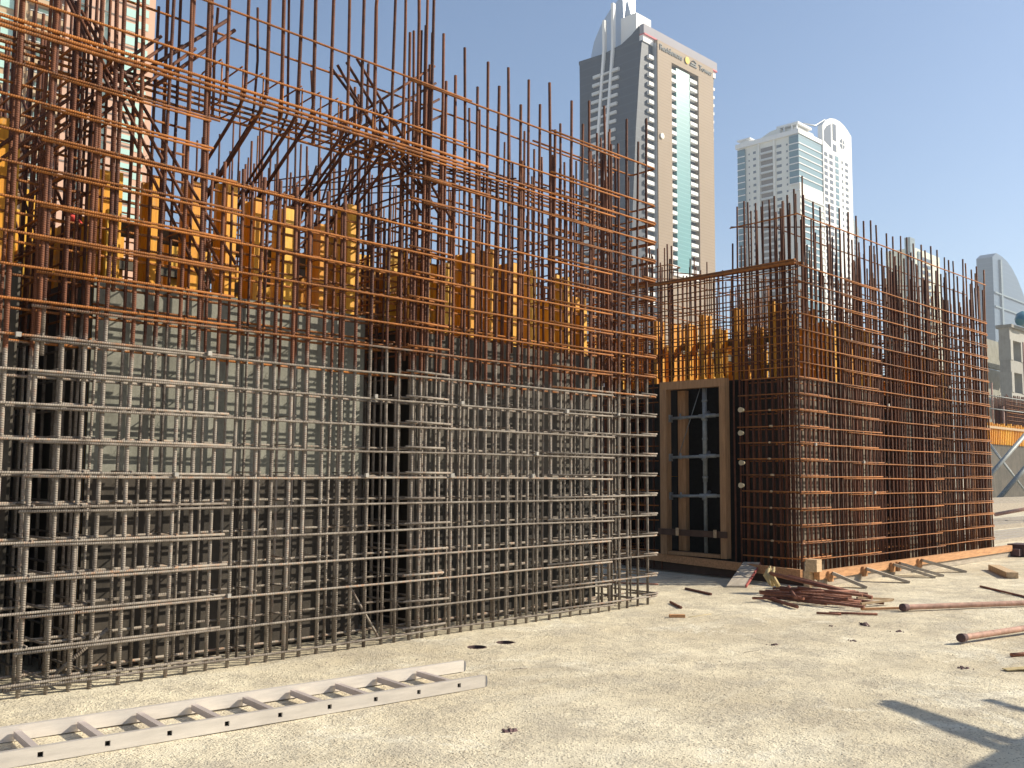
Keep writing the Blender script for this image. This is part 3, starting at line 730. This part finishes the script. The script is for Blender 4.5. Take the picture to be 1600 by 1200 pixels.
# ------------------------------------------------------------------ rebar offcuts and litter
def stick(a, b, r, label, name='rebar_offcut', cat='rebar offcut', mat='rebar_offcut', group=None, z=None, bend=.0):
    a = Vector((*a, 0)) if len(a) == 2 else Vector(a); b = Vector((*b, 0)) if len(b) == 2 else Vector(b)
    for p in (a, b):
        if p.z == 0: p.z = r+.003
    mid = (a+b)/2 + Vector((bend, bend, 0))
    return plain(name, MB().tube([a, a.lerp(mid, .5)+Vector((bend*.3, 0, 0)), mid, b], r, 8), mat, label, cat, tuple(mid), group)
stick((8.112, 6.007-.14), (7.86, 5.56), .013, 'short rusty bar on the ground just off the near cage corner')
stick((9.18, 6.43), (8.965, 5.95), .014, 'short rusty bar on the ground between the two cages')
stick((8.95, 7.5), (9.3, 6.9), .011, 'thin bar lying in the shade in front of the door frame')
plain('wood_offcut', MB().quad_box((7.30, 5.29, .002), (.10, -.10, 0), (.03, .03, 0), (0, 0, .028)), 'orange_timber', 'small reddish wood offcut lying by a thin yellow wire', 'wood offcut', (7.35, 5.25, 0))
stick((7.44, 5.18), (7.77, 5.16), .0035, 'thin yellow wire beside the small wood offcut', 'wire', 'wire', 'paper_scrap')
stick((8.53, 4.50), (8.62, 4.30), .011, 'short pinkish bar nearest the camera below the pile')
stick((8.62, 4.42), (8.88, 4.07), .012, 'rusty bar lying alone in front of the offcut pile')
stick((12.04, 4.26), (11.3, 3.5), .012, 'thin dark bar on the ground near the right edge')
rng = random.Random(5)
cx, cy = 9.55, 4.92
pdir = Vector((9.70-9.59, 4.35-5.46, 0)); pdir = Vector((.30, -.95, 0)).normalized()
pile = [((9.62, 5.62, .22), (9.75, 4.52, .05), .022), ((9.72, 5.45, .20), (9.72, 4.60, .07), .018), ((9.15, 5.42, .02), (8.72, 4.80, .015), .018)]
for k in range(24):
    c_ = Vector((9.35+rng.uniform(-.28, .30), 4.92+rng.uniform(-.22, .25), 0)); L = rng.uniform(.5, 1.0)/2
    a_ = math.radians(rng.gauss(-72, 20)); d_ = Vector((math.cos(a_), math.sin(a_), 0)); z_ = .016+.0055*k*max(0, 1-((c_.x-9.4)**2)/.3)
    pile.append((tuple(c_-d_*L+Vector((0, 0, z_+rng.uniform(-.01, .02)))), tuple(c_+d_*L+Vector((0, 0, max(.015, z_-.02)))), rng.uniform(.011, .017)))
for k, (a, b, r) in enumerate(pile):
    a = (a[0], a[1], max(a[2], r+.004)); b = (b[0], b[1], max(b[2], r+.004))
    plain('rebar_offcut', MB().tube([a, tuple((Vector(a)+Vector(b))/2), b], r, 8), 'rebar_offcut', 'rusty rebar offcut in the pile at the corner of the right cage', 'rebar offcut', b, 'rebar offcuts in the pile')
for k, (a, b) in enumerate((((9.35, 4.45, .03), (9.72, 4.30, .05)), ((9.1, 4.33, .014), (9.55, 4.02, .018)), ((9.62, 4.62, .05), (10.02, 4.42, .02)))):
    plain('timber_sliver', MB().beam(a, b, .03, .02), 'plank_timber' if k != 1 else 'orange_timber', ('tan timber sliver sticking out at the front of the offcut pile', 'reddish timber sliver at the front edge of the pile', 'timber sliver at the right side of the pile')[k], 'wood offcut', a)
# rag tied on the bars
rag = MB()
rr = random.Random(3)
for k in range(7):
    ax = 9.66+rr.uniform(-.05, .05); ay = 5.63+rr.uniform(-.05, .05)
    rag.tube([(ax, ay, .30-rr.uniform(0, .06)), (ax-rr.uniform(0, .05), ay+rr.uniform(-.02, .05), .20), (ax+rr.uniform(-.06, .06), ay-.04, .10-rr.uniform(0, .05))], [.012, .034, .012], 6)
plain('rag', rag, 'paper_scrap', 'dusty yellow rag tied round the raised ends of the offcut pile', 'rag', (9.66, 5.63, .2))
def pipe(label, a, b, r):
    root = thing('steel_pipe', label, 'pipe', a); a, b = Vector(a), Vector(b); d = (b-a).normalized()
    MB().tube([a, a.lerp(b, .33)+Vector((0, 0, .004)), a.lerp(b, .66), b], r, 14, caps=False).build('tube', 'pipe_rust', root)
    MB().tube([a-d*.015, a+d*.06], r*1.28, 14).tube([a+d*.0, a+d*.03], r*1.4, 14).build('end_plug', 'dark_red_brown', root)
pipe('long pinkish steel pipe lying across the ground from the right edge', (9.36, 4.04, .036), (12.6, 2.2, .034), .026)
pipe('nearer pinkish steel pipe with a dark plug, in front of the long pipe', (7.884, 2.95, .048), (10.6, 2.42, .03), .024)
deb = [(3.535, 3.559, .022, 'dark clod lying alone in the foreground'), (7.358, 3.565, .020, 'small dark scrap in the middle of the open slab'), (6.898, 2.572, .024, 'dark scrap in front of the nearer pipe'),
       (8.23, 3.896, .030, 'flat dark scrap just in front of the pile'), (8.066, 3.541, .026, 'flat dark scrap left of the long pipe end'), (6.759, 3.92, .018, 'small reddish chip left of the middle scrap'), (7.918, 4.035, .016, 'tiny brown chip below the pile')]
for x, y, s_, lab in deb:
    s_ *= 1.35; q = MB(); rr = random.Random(int(x*100))
    for k in range(3):
        o = (x+rr.uniform(-1, 1)*s_, y+rr.uniform(-1, 1)*s_*.6)
        n0 = len(q.v); chip(q, o[0], o[1], s_*rr.uniform(.7, 1.1), rr)
    for k in range(3): chip(q, x+rr.uniform(-2, 2)*s_, y-rr.uniform(-2, 2)*s_, s_*rr.uniform(.3, .6), rr)
    plain('debris', q, 'dark_red_brown', lab, 'debris', (x, y, 0))
stick((7.594, 2.491), (8.1, 2.25), .014, 'dark reddish bar stub at the right edge below the nearer pipe')
plain('scrap_card', MB().quad_box((7.02, 2.33, .004), (.16, -.12, .01), (.05, .05, 0), (0, 0, .006)), 'paper_scrap', 'scrap of yellow card at the right edge of the slab', 'scrap', (7.1, 2.28, 0))
twigs = [((4.62, 4.62), (4.70, 4.56)), ((6.3, 3.9), (6.45, 3.87)), ((5.05, 3.9), (5.14, 3.97))]
for a, b in twigs: stick(a, b, .0014, 'short thin wire clipping lying on the slab', 'wire_clipping', 'wire', 'tie_wire', 'wire clippings on the slab', bend=.008)
# sleeve collars of the two floor holes
for i, (hx, hy, hr, hz) in enumerate(holes):
    q = MB(); n = 24
    for k in range(n):
        a0, a1 = 6.2832*k/n, 6.2832*(k+1)/n
        P = lambda a, r_, z: Vector((hx+r_*math.cos(a), hy+r_*math.sin(a), z))
        b_ = len(q.v); q.v += [P(a0, hr+.001, .006), P(a1, hr+.001, .006), P(a1, hr-.003, .006), P(a0, hr-.003, .006), P(a1, hr-.003, -.2), P(a0, hr-.003, -.2), P(a0, hr+.003, -.01), P(a1, hr+.003, -.01)]
        for f in ([3, 2, 1, 0], [3, 5, 4, 2], [0, 1, 7, 6]): q.f.append([b_+t for t in f]); q.uv.append(None); q.mi.append(0); q.sm.append(False)
    plain('pipe_sleeve', q, 'dark_red_brown', ('left one of the two round pipe holes in the slab', 'right one of the two round pipe holes in the slab')[i], 'floor hole', (hx, hy, 0), 'round pipe holes in the slab')
# red cloths hung on the first formwork
plain('red_cloth', MB().tube([(2.26, 6.40, 2.96), (2.30, 6.38, 2.93), (2.36, 6.39, 2.90)], [.012, .026, .012], 8), 'red_cloth', 'red cloth hung on the formwork behind the left bars', 'cloth', (2, 6.4, 3.3))

# ------------------------------------------------------------------ unseen stack added outside the frame on the right, to cast the corner shadow
fs = thing('shadow_stack', 'unseen dark stack with two jutting planks, added to cast the corner shadow', 'formwork', (9.2, -.5, 0))
for k in range(5): MB().box(6.95+U(0, .03), 11.6, -.34-.12*k, -.24-.12*k, .0, 2.0-(.04*(k % 2))).build('shadow_panel', 'ply_brown', fs)
MB().beam((7.55, -.5, 2.03), (8.22, .50, 2.05), .05, .05).build('shadow_plank', 'plank_timber', fs)
MB().beam((7.72, -.55, 2.03), (8.30, .52, 2.06), .035, .05).build('shadow_plank', 'plank_timber', fs)
MB().beam((8.4, -.5, 2.03), (8.75, .12, 2.06), .03, .04).build('shadow_plank', 'plank_timber', fs)

# ------------------------------------------------------------------ background site, right edge
wl = thing('concrete_wall', 'grey far wall of panels under yellow formwork at the right edge', 'wall', (56, 17, 0))
MB().box(50.5, 75, 17.6, 18.0, 0, 2.95).build('wall_body', 'ply_mixed', wl)  # dark sheet colour paints the shadow lying on this grey wall
fb = thing('wall_formwork', 'far band of yellow formwork beams on top of the grey wall', 'formwork', (56, 17.5, 3))
for k in range(46): h_beam((50.6+k*.26, 17.5), (0, 1), 2.96, 4.0+U(-.05, .1)).build('timber_beam', 'yellow_beam', fb)
MB().box(50.5, 62.6, 17.42, 17.495, 3.75, 3.87).build('top_rail', 'plank_timber', fb)
for i, (a, b, r) in enumerate((((41, 14.9, .3), (46.5, 13.6, 4.0), .09), ((42.3, 14.3, .2), (46, 13.2, 2.9), .10), ((50, 17.2, 3.2), (50, 15.2, .2), .05), ((45.0, 15.4, 2.8), (46.0, 14.2, .6), .04))):
    plain('push_pull_prop', MB().tube([a, b], r, 8), 'prop_steel', ('upper thick raking prop in front of the far grey wall', 'lower thick raking prop in front of the far grey wall', 'thin prop leaning on the far grey wall', 'thin crossing brace between the raking props')[i], 'prop', a)
plain('barrier_pole', MB().tube([(27.4, 9.25, .30), (29.5, 8.2, .62)], .05, 8), 'pipe_rust', 'reddish pole slanting up off the ground behind the right cage', 'pole', (27.4, 9.25, 0))
cb = Cage('rebar_cage', 'small distant dark rebar cage above the yellow formwork band', 'rebar cage', (60, 19, 3.8), 'rebar_rust')
for k in range(30):
    for yy in (19.0, 19.6): cb.v(58.6+k*.11, yy, 3.0, 5.9+U(-.1, .15), .022, lean=.01)
for q in range(12): cb.h((58.5, 18.95, 3.2+q*.22), (62, 18.95, 3.2+q*.22), .015)
cb.finish()
for i, (x, y, z) in enumerate(((55.3, 18.6, 6.4), (57.0, 18.6, 5.2), (64.0, 19.6, 9.6), (56.4, 18.4, 5.0))):
    plain('scaffold_pole', MB().tube([(x, y, 2.9), (x, y, z)], .05, 8), 'pipe_rust', ('tallest thin pole left of the distant cage', 'second thin pole left of the distant cage', 'tall red pole in front of the concrete frame building', 'shortest thin pole left of the distant cage')[i], 'pole', (x, y, 2.9))
plain('site_railing', MB().tube([(52.5, 18.3, 4.9), (63, 18.3, 5.0)], .03, 6).tube([(52.5, 18.3, 5.6), (63, 18.3, 5.7)], .03, 6).tube([(52.5, 18.3, 3.1), (52.5, 18.3, 5.7)], .03, 6), 'prop_steel', 'thin two-bar railing on top of the far grey wall', 'railing', (57, 18.3, 3))
bf = thing('concrete_building', 'half built concrete frame building with square window openings at the right edge', 'building', (84, 27, 0))
xs0 = 80.5
for k in range(5):
    z = 13.0-k*2.55
    MB().box(xs0, 92, 25.6, 26.4, z-.95, z).build('spandrel', 'concrete_grey', bf)
    for x in (xs0, xs0+2.4, xs0+5.2): MB().box(x, x+.55, 25.55, 26.45, z-2.55, z-.95).build('column', 'concrete_grey', bf)
    MB().box(xs0+4.5, 92, 28.9, 29.2, z-2.5, z-.1).build('rear_wall', 'ply_pale', bf)
MB().box(xs0-.1, 92, 25.4, 26.6, 13.0, 13.25).build('roof_slab', 'concrete_grey', bf)
plain('tarpaulin', MB().tube([(81.6, 25.2, 13.5), (82.4, 25.2, 13.9), (83.6, 25.2, 13.5)], [.3, .6, .3], 8), 'blue_glass', 'blue tarpaulin heap on the roof of the concrete frame building', 'tarpaulin', (82.4, 25.2, 13.3))
# low stacks of boards on the far ground
for i, (x0, x1, y0, h_) in enumerate(((19.5, 27, 6.8, .10), (22, 33, 8.6, .16), (30, 44, 12.4, .5))):
    q = MB()
    for k in range(4): q.box(x0+k*.1, x1, y0+.26*k, y0+.26*k+.22, 0, h_*(.7+.1*k))
    plain('board_stack', q, 'grey_timber', ('nearest flat row of boards on the ground past the right cage', 'middle row of boards on the ground past the right cage', 'far raised row of boards in front of the grey wall')[i], 'boards', (x0, y0, 0))

# ------------------------------------------------------------------ towers
def loft(levels):
    """levels: (z, x0, x1, y0, y1)"""
    q = MB()
    for z, x0, x1, y0, y1 in levels: q.v += [Vector((x0, y0, z)), Vector((x1, y0, z)), Vector((x1, y1, z)), Vector((x0, y1, z))]
    n = len(levels)
    for i in range(n-1):
        for k in range(4):
            a = i*4+k; b = i*4+(k+1) % 4; q.f.append([a, b, b+4, a+4])
    q.f.append([3, 2, 1, 0]); q.f.append([4*(n-1)+k for k in range(4)])
    q.uv = [None]*len(q.f); q.mi = [0]*len(q.f); q.sm = [False]*len(q.f); return q
def repeat(name, mb, mat, root, base, offs):
    first = None
    for o in offs:
        if first is None:
            first = mb.build(name, mat, loc=base); first.parent = root; r0 = root.location
            first.location = Vector(base)-Vector(root['_b'])+Vector(o)
        else: copy_part(first, root, Vector(base)-Vector(root['_b'])+Vector(o))
def tower_one():
    t = thing('hotel_tower', 'tall dark and beige tower with a silver crown, flaring outwards at the top', 'tower', (277, 208, 0))
    FH = 3.2
    loft([(0, 251, 296, 196, 220), (85, 251, 296, 196, 220), (118, 253.2, 297.5, 196, 221.2), (140, 255.4, 299.6, 196, 223.2), (150.5, 256.8, 301.2, 196, 224.6)]).build('body', 'cladding_dark', t)
    MB().prism([(256.8, 195.2, 153.0), (256.8, 195.2, 156.2), (302, 195.2, 156.2), (302, 195.2, 153.0)], None, (0, 1.8, 0)).build('cornice', 'cladding_grey', t)
    MB().box(257.0, 301.9, 195.0, 197.2, 152.5, 152.99).build('red_trim', 'red_trim', t)
    MB().box(257.0, 301.5, 195.6, 198.6, 150.2, 152.49).build('frieze', 'white_render', t)
    MB().prism([(256.7, 197.3, 150.2), (256.7, 197.3, 156), (256.7, 200.5, 153.8), (256.7, 205, 151.8), (256.7, 213, 150.9), (256.7, 224.8, 151.6), (256.7, 224.8, 150.2)], None, (2, 0, 0)).build('side_parapet', 'cladding_dark', t)
    bx0, bx1, rx0, rx1 = 263.0, 297.4, 271.2, 287.8
    MB().box(bx0, rx0, 194.0, 195.98, 0, 152.2).build('stone_panel', 'cladding_beige', t)
    MB().box(rx1, bx1, 194.0, 195.98, 0, 152.2).build('stone_panel', 'cladding_beige', t)
    MB().box(rx0+.003, rx1-.003, 194.0, 195.98, 146.4, 152.2).build('stone_panel', 'cladding_beige', t)
    MB().box(rx0+.003, rx1-.003, 194.0, 195.98, 0, 71.2).build('stone_panel', 'cladding_beige', t)
    MB().box(rx0, rx1, 193.6, 193.98, 70.0, 71.5).build('ledge', 'white_render', t)
    MB().box(274.6, 282.9, 194.5, 195.96, 71.3, 145.6).build('glass_bay', 'teal_glass', t)
    fl = [i for i in range(23)]
    for k in fl:
        z = 144.0-k*FH
        if z < 72: break
        MB().box(271.3, 274.5, 194.35, 195.97, z-.9, z+.35).build('balcony', 'white_render', t)
        MB().box(283.0, 287.6, 194.35, 195.97, z-.9, z+.35).build('balcony', 'white_render', t)
    for k in range(28):
        z = 145.5-k*FH
        MB().box(259.4-(.0 if z > 120 else 1.8), 262.3, 194.9, 195.95, z-.8, z+.5).build('balcony', 'white_render', t)
        if z > 100: MB().box(297.6, 298.0+(z-100)*.05, 195.2, 195.95, z-.6, z+.4).build('balcony', 'white_render', t)
    MB().box(262.65, 262.98, 194.4, 195.9, 0, 151).build('edge_strip', 'mast_metal', t)
    # left face: twin fins with balcony rungs
    for y, zt in ((212.6, 163), (208.6, 168)): MB().prism([(250.4, y-.5, 0), (250.4, y-.5, 85), (252.6, y-.5, 118), (254.8, y-.5, 140), (256.0, y-.5, 152), (256.0, y-.5, zt), (257.4, y-.5, zt), (257.4, y-.5, 0)], None, (0, 1.0, 0)).build('fin', 'white_render', t)
    for k in range(38):
        z = 142.5-k*FH
        dx = (z-85)*.085 if z > 85 else 0
        MB().box(249.9+dx, 251.6+dx, 213.2, 216.6, z-.55, z+.55).build('balcony', 'pale_grey_render', t)
        MB().box(249.9+dx, 251.6+dx, 204.9, 208.0, z-.55, z+.55).build('balcony', 'pale_grey_render', t)
        if k % 1 == 0: MB().box(250.1+dx, 251.6+dx, 209.2, 212.0, z-.35, z+.35).build('balcony', 'pale_grey_render', t)
    # crown
    pts = [(262, 223.3, 150.5), (262, 223.4, 155), (262, 222, 160), (262, 218.6, 165.5), (262, 214, 170), (262, 208.4, 173.5), (262, 207.6, 150.5)]
    MB().prism(pts, None, (5, 0, 0)).build('crown_sail', 'silver_metal', t)
    MB().box(259.5, 268, 200.5, 207.4, 150.5, 163.0).build('crown_block', 'white_render', t)
    MB().prism([(261, 207.3, 163), (261, 206, 171), (261, 203.8, 163.1)], None, (2, 0, 0)).build('crown_fin', 'silver_metal', t)
    MB().box(271.5, 274.6, 212.7, 216.3, 150.5, 200).build('mast', 'mast_metal', t)
    MB().box(274.7, 277.0, 212.0, 216.0, 150.5, 171).build('crown_block', 'white_render', t)
    MB().tube([(265, 193.95, 118), (265, 193.5, 118)], 1.0, 14).build('round_lamp', 'white_sign', t)
    def text(s_, x0, wd, zc, size, mat):
        cu = bpy.data.curves.new('sign_text', 'FONT'); cu.body = s_; cu.size = size; cu.extrude = .12; cu.offset = .02
        o = bpy.data.objects.new('tmp', cu); col.objects.link(o)
        dg = bpy.context.evaluated_depsgraph_get(); me = bpy.data.meshes.new_from_object(o.evaluated_get(dg)); col.objects.unlink(o)
        w0 = max(v.co.x for v in me.vertices)
        for v in me.vertices: v.co = Vector((x0+v.co.x*wd/w0-277, 193.85-v.co.z-208, zc+v.co.y))
        me.flip_normals() if False else None
        me.materials.clear(); me.materials.append(MATS[mat])
        q = bpy.data.objects.new('sign_lettering', me); col.objects.link(q); q.parent = t; return q
    text('Residences', 264.0, 13.5, 149.0, 2.9, 'sign_grey')
    text('Tower', 288.0, 8.4, 149.0, 2.7, 'sign_grey')
    MB().tube([(280.4, 193.9, 150.0), (280.4, 193.6, 150.0)], 1.25, 16).build('sign_emblem', 'gold', t)
    MB().box(282.4, 286.6, 193.7, 193.95, 148.9, 149.35).box(282.9, 286.0, 193.7, 193.95, 149.7, 150.2).tube([(283.6, 193.85, 150.7), (284.8, 193.85, 151.3), (286.3, 193.85, 150.6)], .2, 6).build('sign_emblem', 'sign_grey', t)
tower_one()

def tower_two():
    t = thing('apartment_tower', 'white apartment tower with a glazed corner and an arched gable', 'tower', (430, 235, 0))
    X0, X1, Y0, Y1, ZT, FH = 405.6, 458.2, 218.5, 250.3, 161.5, 3.23
    MB().box(X0, X1, Y0, Y1, 0, ZT).build('body', 'pale_render', t)
    MB().box(X0-1.2, 427.6, Y0-1.2, Y1+1.2, ZT+.01, ZT+2.2).build('cornice', 'white_render', t)
    # penthouse and roof frames
    MB().box(X0+3, 424, Y0+1.5, 234, ZT+2.21, ZT+5.0).build('penthouse', 'pale_render', t)
    MB().box(X0+1.0, 420, Y0+.2, 230, ZT+5.6, ZT+6.6).build('roof_frame', 'white_render', t)
    for y in (Y0+1, 222, 226, 229.4): MB().box(X0+1.4, X0+2, y, y+.5, ZT+2.2, ZT+5.59).build('roof_post', 'white_render', t)
    MB().prism([(X0+.5, 228, ZT+2.21), (X0+.5, 228, ZT+5.4), (X0+.5, 233, ZT+4.9), (X0+.5, 240, ZT+2.21)], None, (3, 0, 0)).build('parapet', 'pale_render', t)
    MB().box(X0-.8, X0+4, 243.5, 250.8, ZT+3.7, ZT+4.4).box(X0, X0+3.5, 244.4, 249.5, ZT+2.21, ZT+3.69).build('roof_frame', 'white_render', t)
    # arched gable wall on the right face
    arch = [(427.8, 159), (427.8, 171.5), (431, 174.6), (436, 177), (441, 178), (446, 178), (450, 177.3), (454, 175.8), (458.2, 173.4), (458.2, 159)]
    MB().prism([(x, Y0-1.4, z) for x, z in arch], None, (0, 2.6, 0)).build('gable', 'white_render', t)
    MB().box(427.8, 458.2, Y0-1.4, Y0-.002, 0, 158.99).build('gable_wall', 'white_render', t)
    yf = Y0-1.5
    MB().prism([(429, yf, 164), (429, yf, 169), (432, yf, 172), (436.2, yf, 174.2), (436.2, yf, 162)], None, (0, .3, 0)).build('arch_window', 'dark_glass', t)
    MB().box(438, 441.6, yf, yf+.3, 166.5, 175).box(438, 441.6, yf, yf+.3, 161, 164.5).build('arch_window', 'dark_glass', t)
    MB().tube([(448, yf, 166.8), (448, yf+.3, 166.8)], 2.6, 20).build('round_window', 'dark_glass', t)
    MB().box(447.7, 448.3, yf-.1, yf-.001, 164, 170).box(445, 451, yf-.1, yf-.001, 166.5, 167.1).build('mullion', 'white_render', t)
    # glazed corner
    MB().box(X0-.5, 427.5, Y0-.9, Y0-.003, 138, 161).build('glass_bay', 'blue_glass', t)
    MB().box(X0-.9, X0-.501, Y0-.9, 222.5, 138, 161).build('glass_bay', 'blue_glass', t)
    MB().box(X0-.9, X0-.01, 246.4, Y1+.2, 100, 160.6).build('glass_bay', 'blue_glass', t)
    MB().box(X0-.7, 427.5, Y0-1.1, Y0-.003, 60, 137.9).build('lower_wall', 'pale_render', t)
    MB().box(407, 425, Y0-1.3, Y0-1.102, 60, 130).build('lower_glass', 'blue_glass', t)
    for k in range(8):
        z = 159.6-k*FH
        MB().box(X0-1.2, 427.6, Y0-1.2, Y0-.92, z-2.9, z-2.45).build('floor_band', 'white_render', t)
        MB().box(X0-1.15, X0-.92, Y0-.9, 222.6, z-2.9, z-2.45).build('floor_band', 'white_render', t)
    for k in range(18):
        z = 159.6-k*FH; MB().box(X0-1.15, X0-.92, 246.3, Y1+.3, z-2.9, z-2.45).build('floor_band', 'white_render', t)
    for k in range(8, 24):
        z = 159.6-k*FH; MB().box(X0-.9, 427.6, Y0-1.6, Y0-1.31, z-2.9, z-2.3).build('floor_band', 'white_render', t)
    wins = [(428.8, 432.0, 1.9, 'dark_glass'), (434.0, 437.4, 1.9, 'dark_glass'), (440.0, 443.6, 2.5, 'blue_glass'), (446.8, 448.2, 1.4, 'dark_glass'), (450.6, 453.6, 1.5, 'dark_glass')]
    for x0, x1, h_, mt in wins:
        repeat('window', MB().box(x0, x1, yf, yf+.09, 158, 158+h_), mt, t, (x0, yf, 158), [(0, 0, -k*FH-1.5) for k in range(30)])
    xf = X0-.02
    for y, wd, h_ in ((227.0, 2.6, 1.3), (223.7, .8, .9), (240.8, 1.5, 1.2), (244.2, .6, .8)):
        repeat('window', MB().box(xf-.06, xf-.002, y, y+wd, 157.5, 157.5+h_), 'dark_glass', t, (xf, y, 157.5), [(0, 0, -k*FH-.3) for k in range(28)])
    repeat('recess_shade_panel', MB().box(xf-.07, xf-.003, 231.6, 238, 156.6, 158.9), 'recess_dark', t, (xf, 231, 156.6), [(0, 0, -k*FH) for k in range(28)])  # flat dark slab, shade of a set-back balcony painted as colour
    repeat('balcony', MB().box(xf-.9, xf-.075, 231.4, 238.2, 155.7, 156.6), 'pale_grey_render', t, (xf, 231, 156), [(0, 0, -k*FH) for k in range(28)])
    for y in (230.0, 238.4): MB().box(xf-.8, xf-.002, y, y+1.2, 40, ZT).build('pilaster', 'pale_render', t)
    plain('roof_crane', MB().tube([(415, 222, ZT+2.3), (416, 221, ZT+8.5), (424, 219, ZT+9.0), (432, 218, ZT+14)], [.4, .5, .5, .25], 6), 'mast_metal', 'thin cradle arm reaching over the roof of the white tower', 'crane arm', (415, 222, ZT))
tower_two()

def apartments():
    t = thing('apartment_block', 'beige and pink apartment block with balconies behind the top left bars', 'building', (60, 212, 0))
    Y = 204.2; FH = 3.15
    MB().box(20, 84.7, Y, 225, 0, 128).build('body', 'sand_render', t)
    MB().box(84.71, 90.5, Y+3, 225, 0, 126).build('side_wing', 'pink_render', t)
    for x0, x1, mt in ((69.4, 72.2, 'pink_render'), (73.8, 77.6, 'pink_render'), (79.0, 84.7, 'pink_render'), (60.4, 62.2, 'sand_render')): MB().box(x0, x1, Y-1.3, Y-.01, 0, 127).build('pier', mt, t)
    zs = [(0, 0, k*FH) for k in range(24)]; zb = 52
    repeat('floor_slab', MB().box(69.3, 84.9, Y-1.5, Y-1.31, zb, zb+.25), 'recess_dark', t, (70, Y, zb), zs)
    repeat('window', MB().box(77.62, 78.98, Y-.5, Y-.02, zb, zb+3.1), 'cyan_glass', t, (78, Y, zb), zs)
    repeat('window', MB().box(82.2, 84.4, Y-1.38, Y-1.302, zb+.8, zb+2.6), 'cyan_glass', t, (82, Y, zb), zs)
    repeat('window', MB().box(72.25, 73.75, Y-.5, Y-.02, zb+.3, zb+2.9), 'cyan_glass', t, (72, Y, zb), zs)
    repeat('window', MB().box(86, 89, Y+2.9, Y+2.99, zb+.8, zb+2.5), 'cyan_glass', t, (86, Y, zb), zs)
    repeat('recess_shade_panel', MB().box(63.0, 69.2, Y-.12, Y-.01, zb+1.1, zb+3.0), 'recess_dark', t, (63, Y, zb), zs)  # thin dark slab on the wall paints the shade behind the balcony
    repeat('window', MB().box(64.6, 68.0, Y-.3, Y-.13, zb+1.1, zb+2.8), 'cyan_glass', t, (64, Y, zb), zs)
    repeat('balcony', MB().box(62.6, 69.3, Y-1.8, Y-.005, zb, zb+1.05), 'sand_render', t, (63, Y, zb), zs)
    repeat('balcony_rail', MB().box(62.6, 69.3, Y-1.8, Y-1.72, zb+1.3, zb+1.4), 'white_render', t, (63, Y, zb), zs)
    repeat('window', MB().box(57.4, 60.2, Y-.3, Y-.01, zb+.9, zb+2.7), 'cyan_glass', t, (57, Y, zb), zs)
    repeat('recess_shade_panel', MB().box(48.0, 56.4, Y-.12, Y-.01, zb+1.1, zb+3.0), 'recess_dark', t, (48, Y, zb), zs)
    repeat('balcony', MB().box(47.6, 56.8, Y-1.8, Y-.005, zb, zb+1.05), 'sand_render', t, (48, Y, zb), zs)
    repeat('window', MB().box(50, 54.4, Y-.3, Y-.13, zb+1.1, zb+2.8), 'cyan_glass', t, (50, Y, zb), zs)
    repeat('window', MB().box(40, 44.4, Y-.3, Y-.01, zb+.8, zb+2.6), 'cyan_glass', t, (40, Y, zb), zs)
apartments()

def far_ones():
    def bands(root, x0, x1, y, z1, n, h_=3.6):
        repeat('window_band', MB().box(x0, x1, y-.4, y-.05, z1-4, z1-2.2), 'far_glass', root, (x0, y, z1), [(0, 0, -k*h_) for k in range(n)])
    t = thing('office_tower', 'pale glass tower with a sloping top just right of the white tower', 'tower', (548, 250, 0))
    MB().prism([(533, 262, 0), (533, 262, 172), (545, 262, 165), (560, 262, 152), (560, 262, 0)], None, (0, 5, 0)).build('body', 'far_grey', t); bands(t, 534, 558, 262, 150, 20)
    t = thing('office_tower', 'pale green grey block with a stepped roof behind the right cage', 'tower', (510, 200, 0))
    MB().box(500, 506, 206, 209, 0, 127).build('wing', 'far_grey', t); MB().box(506.01, 540, 206.5, 222, 0, 122.5).build('body', 'far_pale', t)
    MB().box(510, 513, 205.9, 206.49, 20, 121).build('stair_strip', 'far_grey', t); bands(t, 514, 526, 206.5, 121, 16)
    t = thing('curved_tower', 'hazy blue grey tower with a curved roof at the right edge', 'tower', (700, 230, 0))
    pts = [(716, 237, 0), (716, 237, 157)]
    for k in range(9):
        a = k/8; pts.append((724+a*85, 237, 161-62*a**2.4))
    pts.append((807, 237, 0))
    MB().prism(pts, None, (0, 11, 0)).build('body', 'far_glass', t)
    MB().box(729, 732, 235.8, 236.95, 0, 157).build('stair_strip', 'far_grey', t)
    MB().box(716, 800, 235.9, 236.9, 121, 122).box(716, 800, 235.9, 236.9, 131, 132).build('ledge', 'far_grey', t)
    for k in range(5): MB().box(738+k*3, 739+k*3, 244, 246, 150, 163).build('roof_plant', 'far_pale', t)
    t = thing('distant_block', 'lower hazy block far behind the raking props', 'building', (640, 170, 0))
    MB().box(620, 800, 180, 230, 0, 46).build('body', 'far_grey', t); bands(t, 622, 790, 180, 46, 9)
far_ones()

# ------------------------------------------------------------------ air
hz = MB().box(-1200, 1400, -900, 1300, -1.2, 204).build('haze', 'gold')
hm = bpy.data.materials.new('haze'); hm.use_nodes = True; ht = hm.node_tree; ht.nodes.remove(ht.nodes['Principled BSDF'])
pv = ht.nodes.new('ShaderNodeVolumePrincipled'); pv.inputs['Color'].default_value = (.80, .89, 1, 1); pv.inputs['Density'].default_value = .0004; pv.inputs['Anisotropy'].default_value = .2
ht.links.new(pv.outputs[0], ht.nodes['Material Output'].inputs['Volume'])
hz.data.materials.clear(); hz.data.materials.append(hm); tag(hz, kind='stuff')
for o in list(bpy.data.objects):
    if '_b' in o: del o['_b']
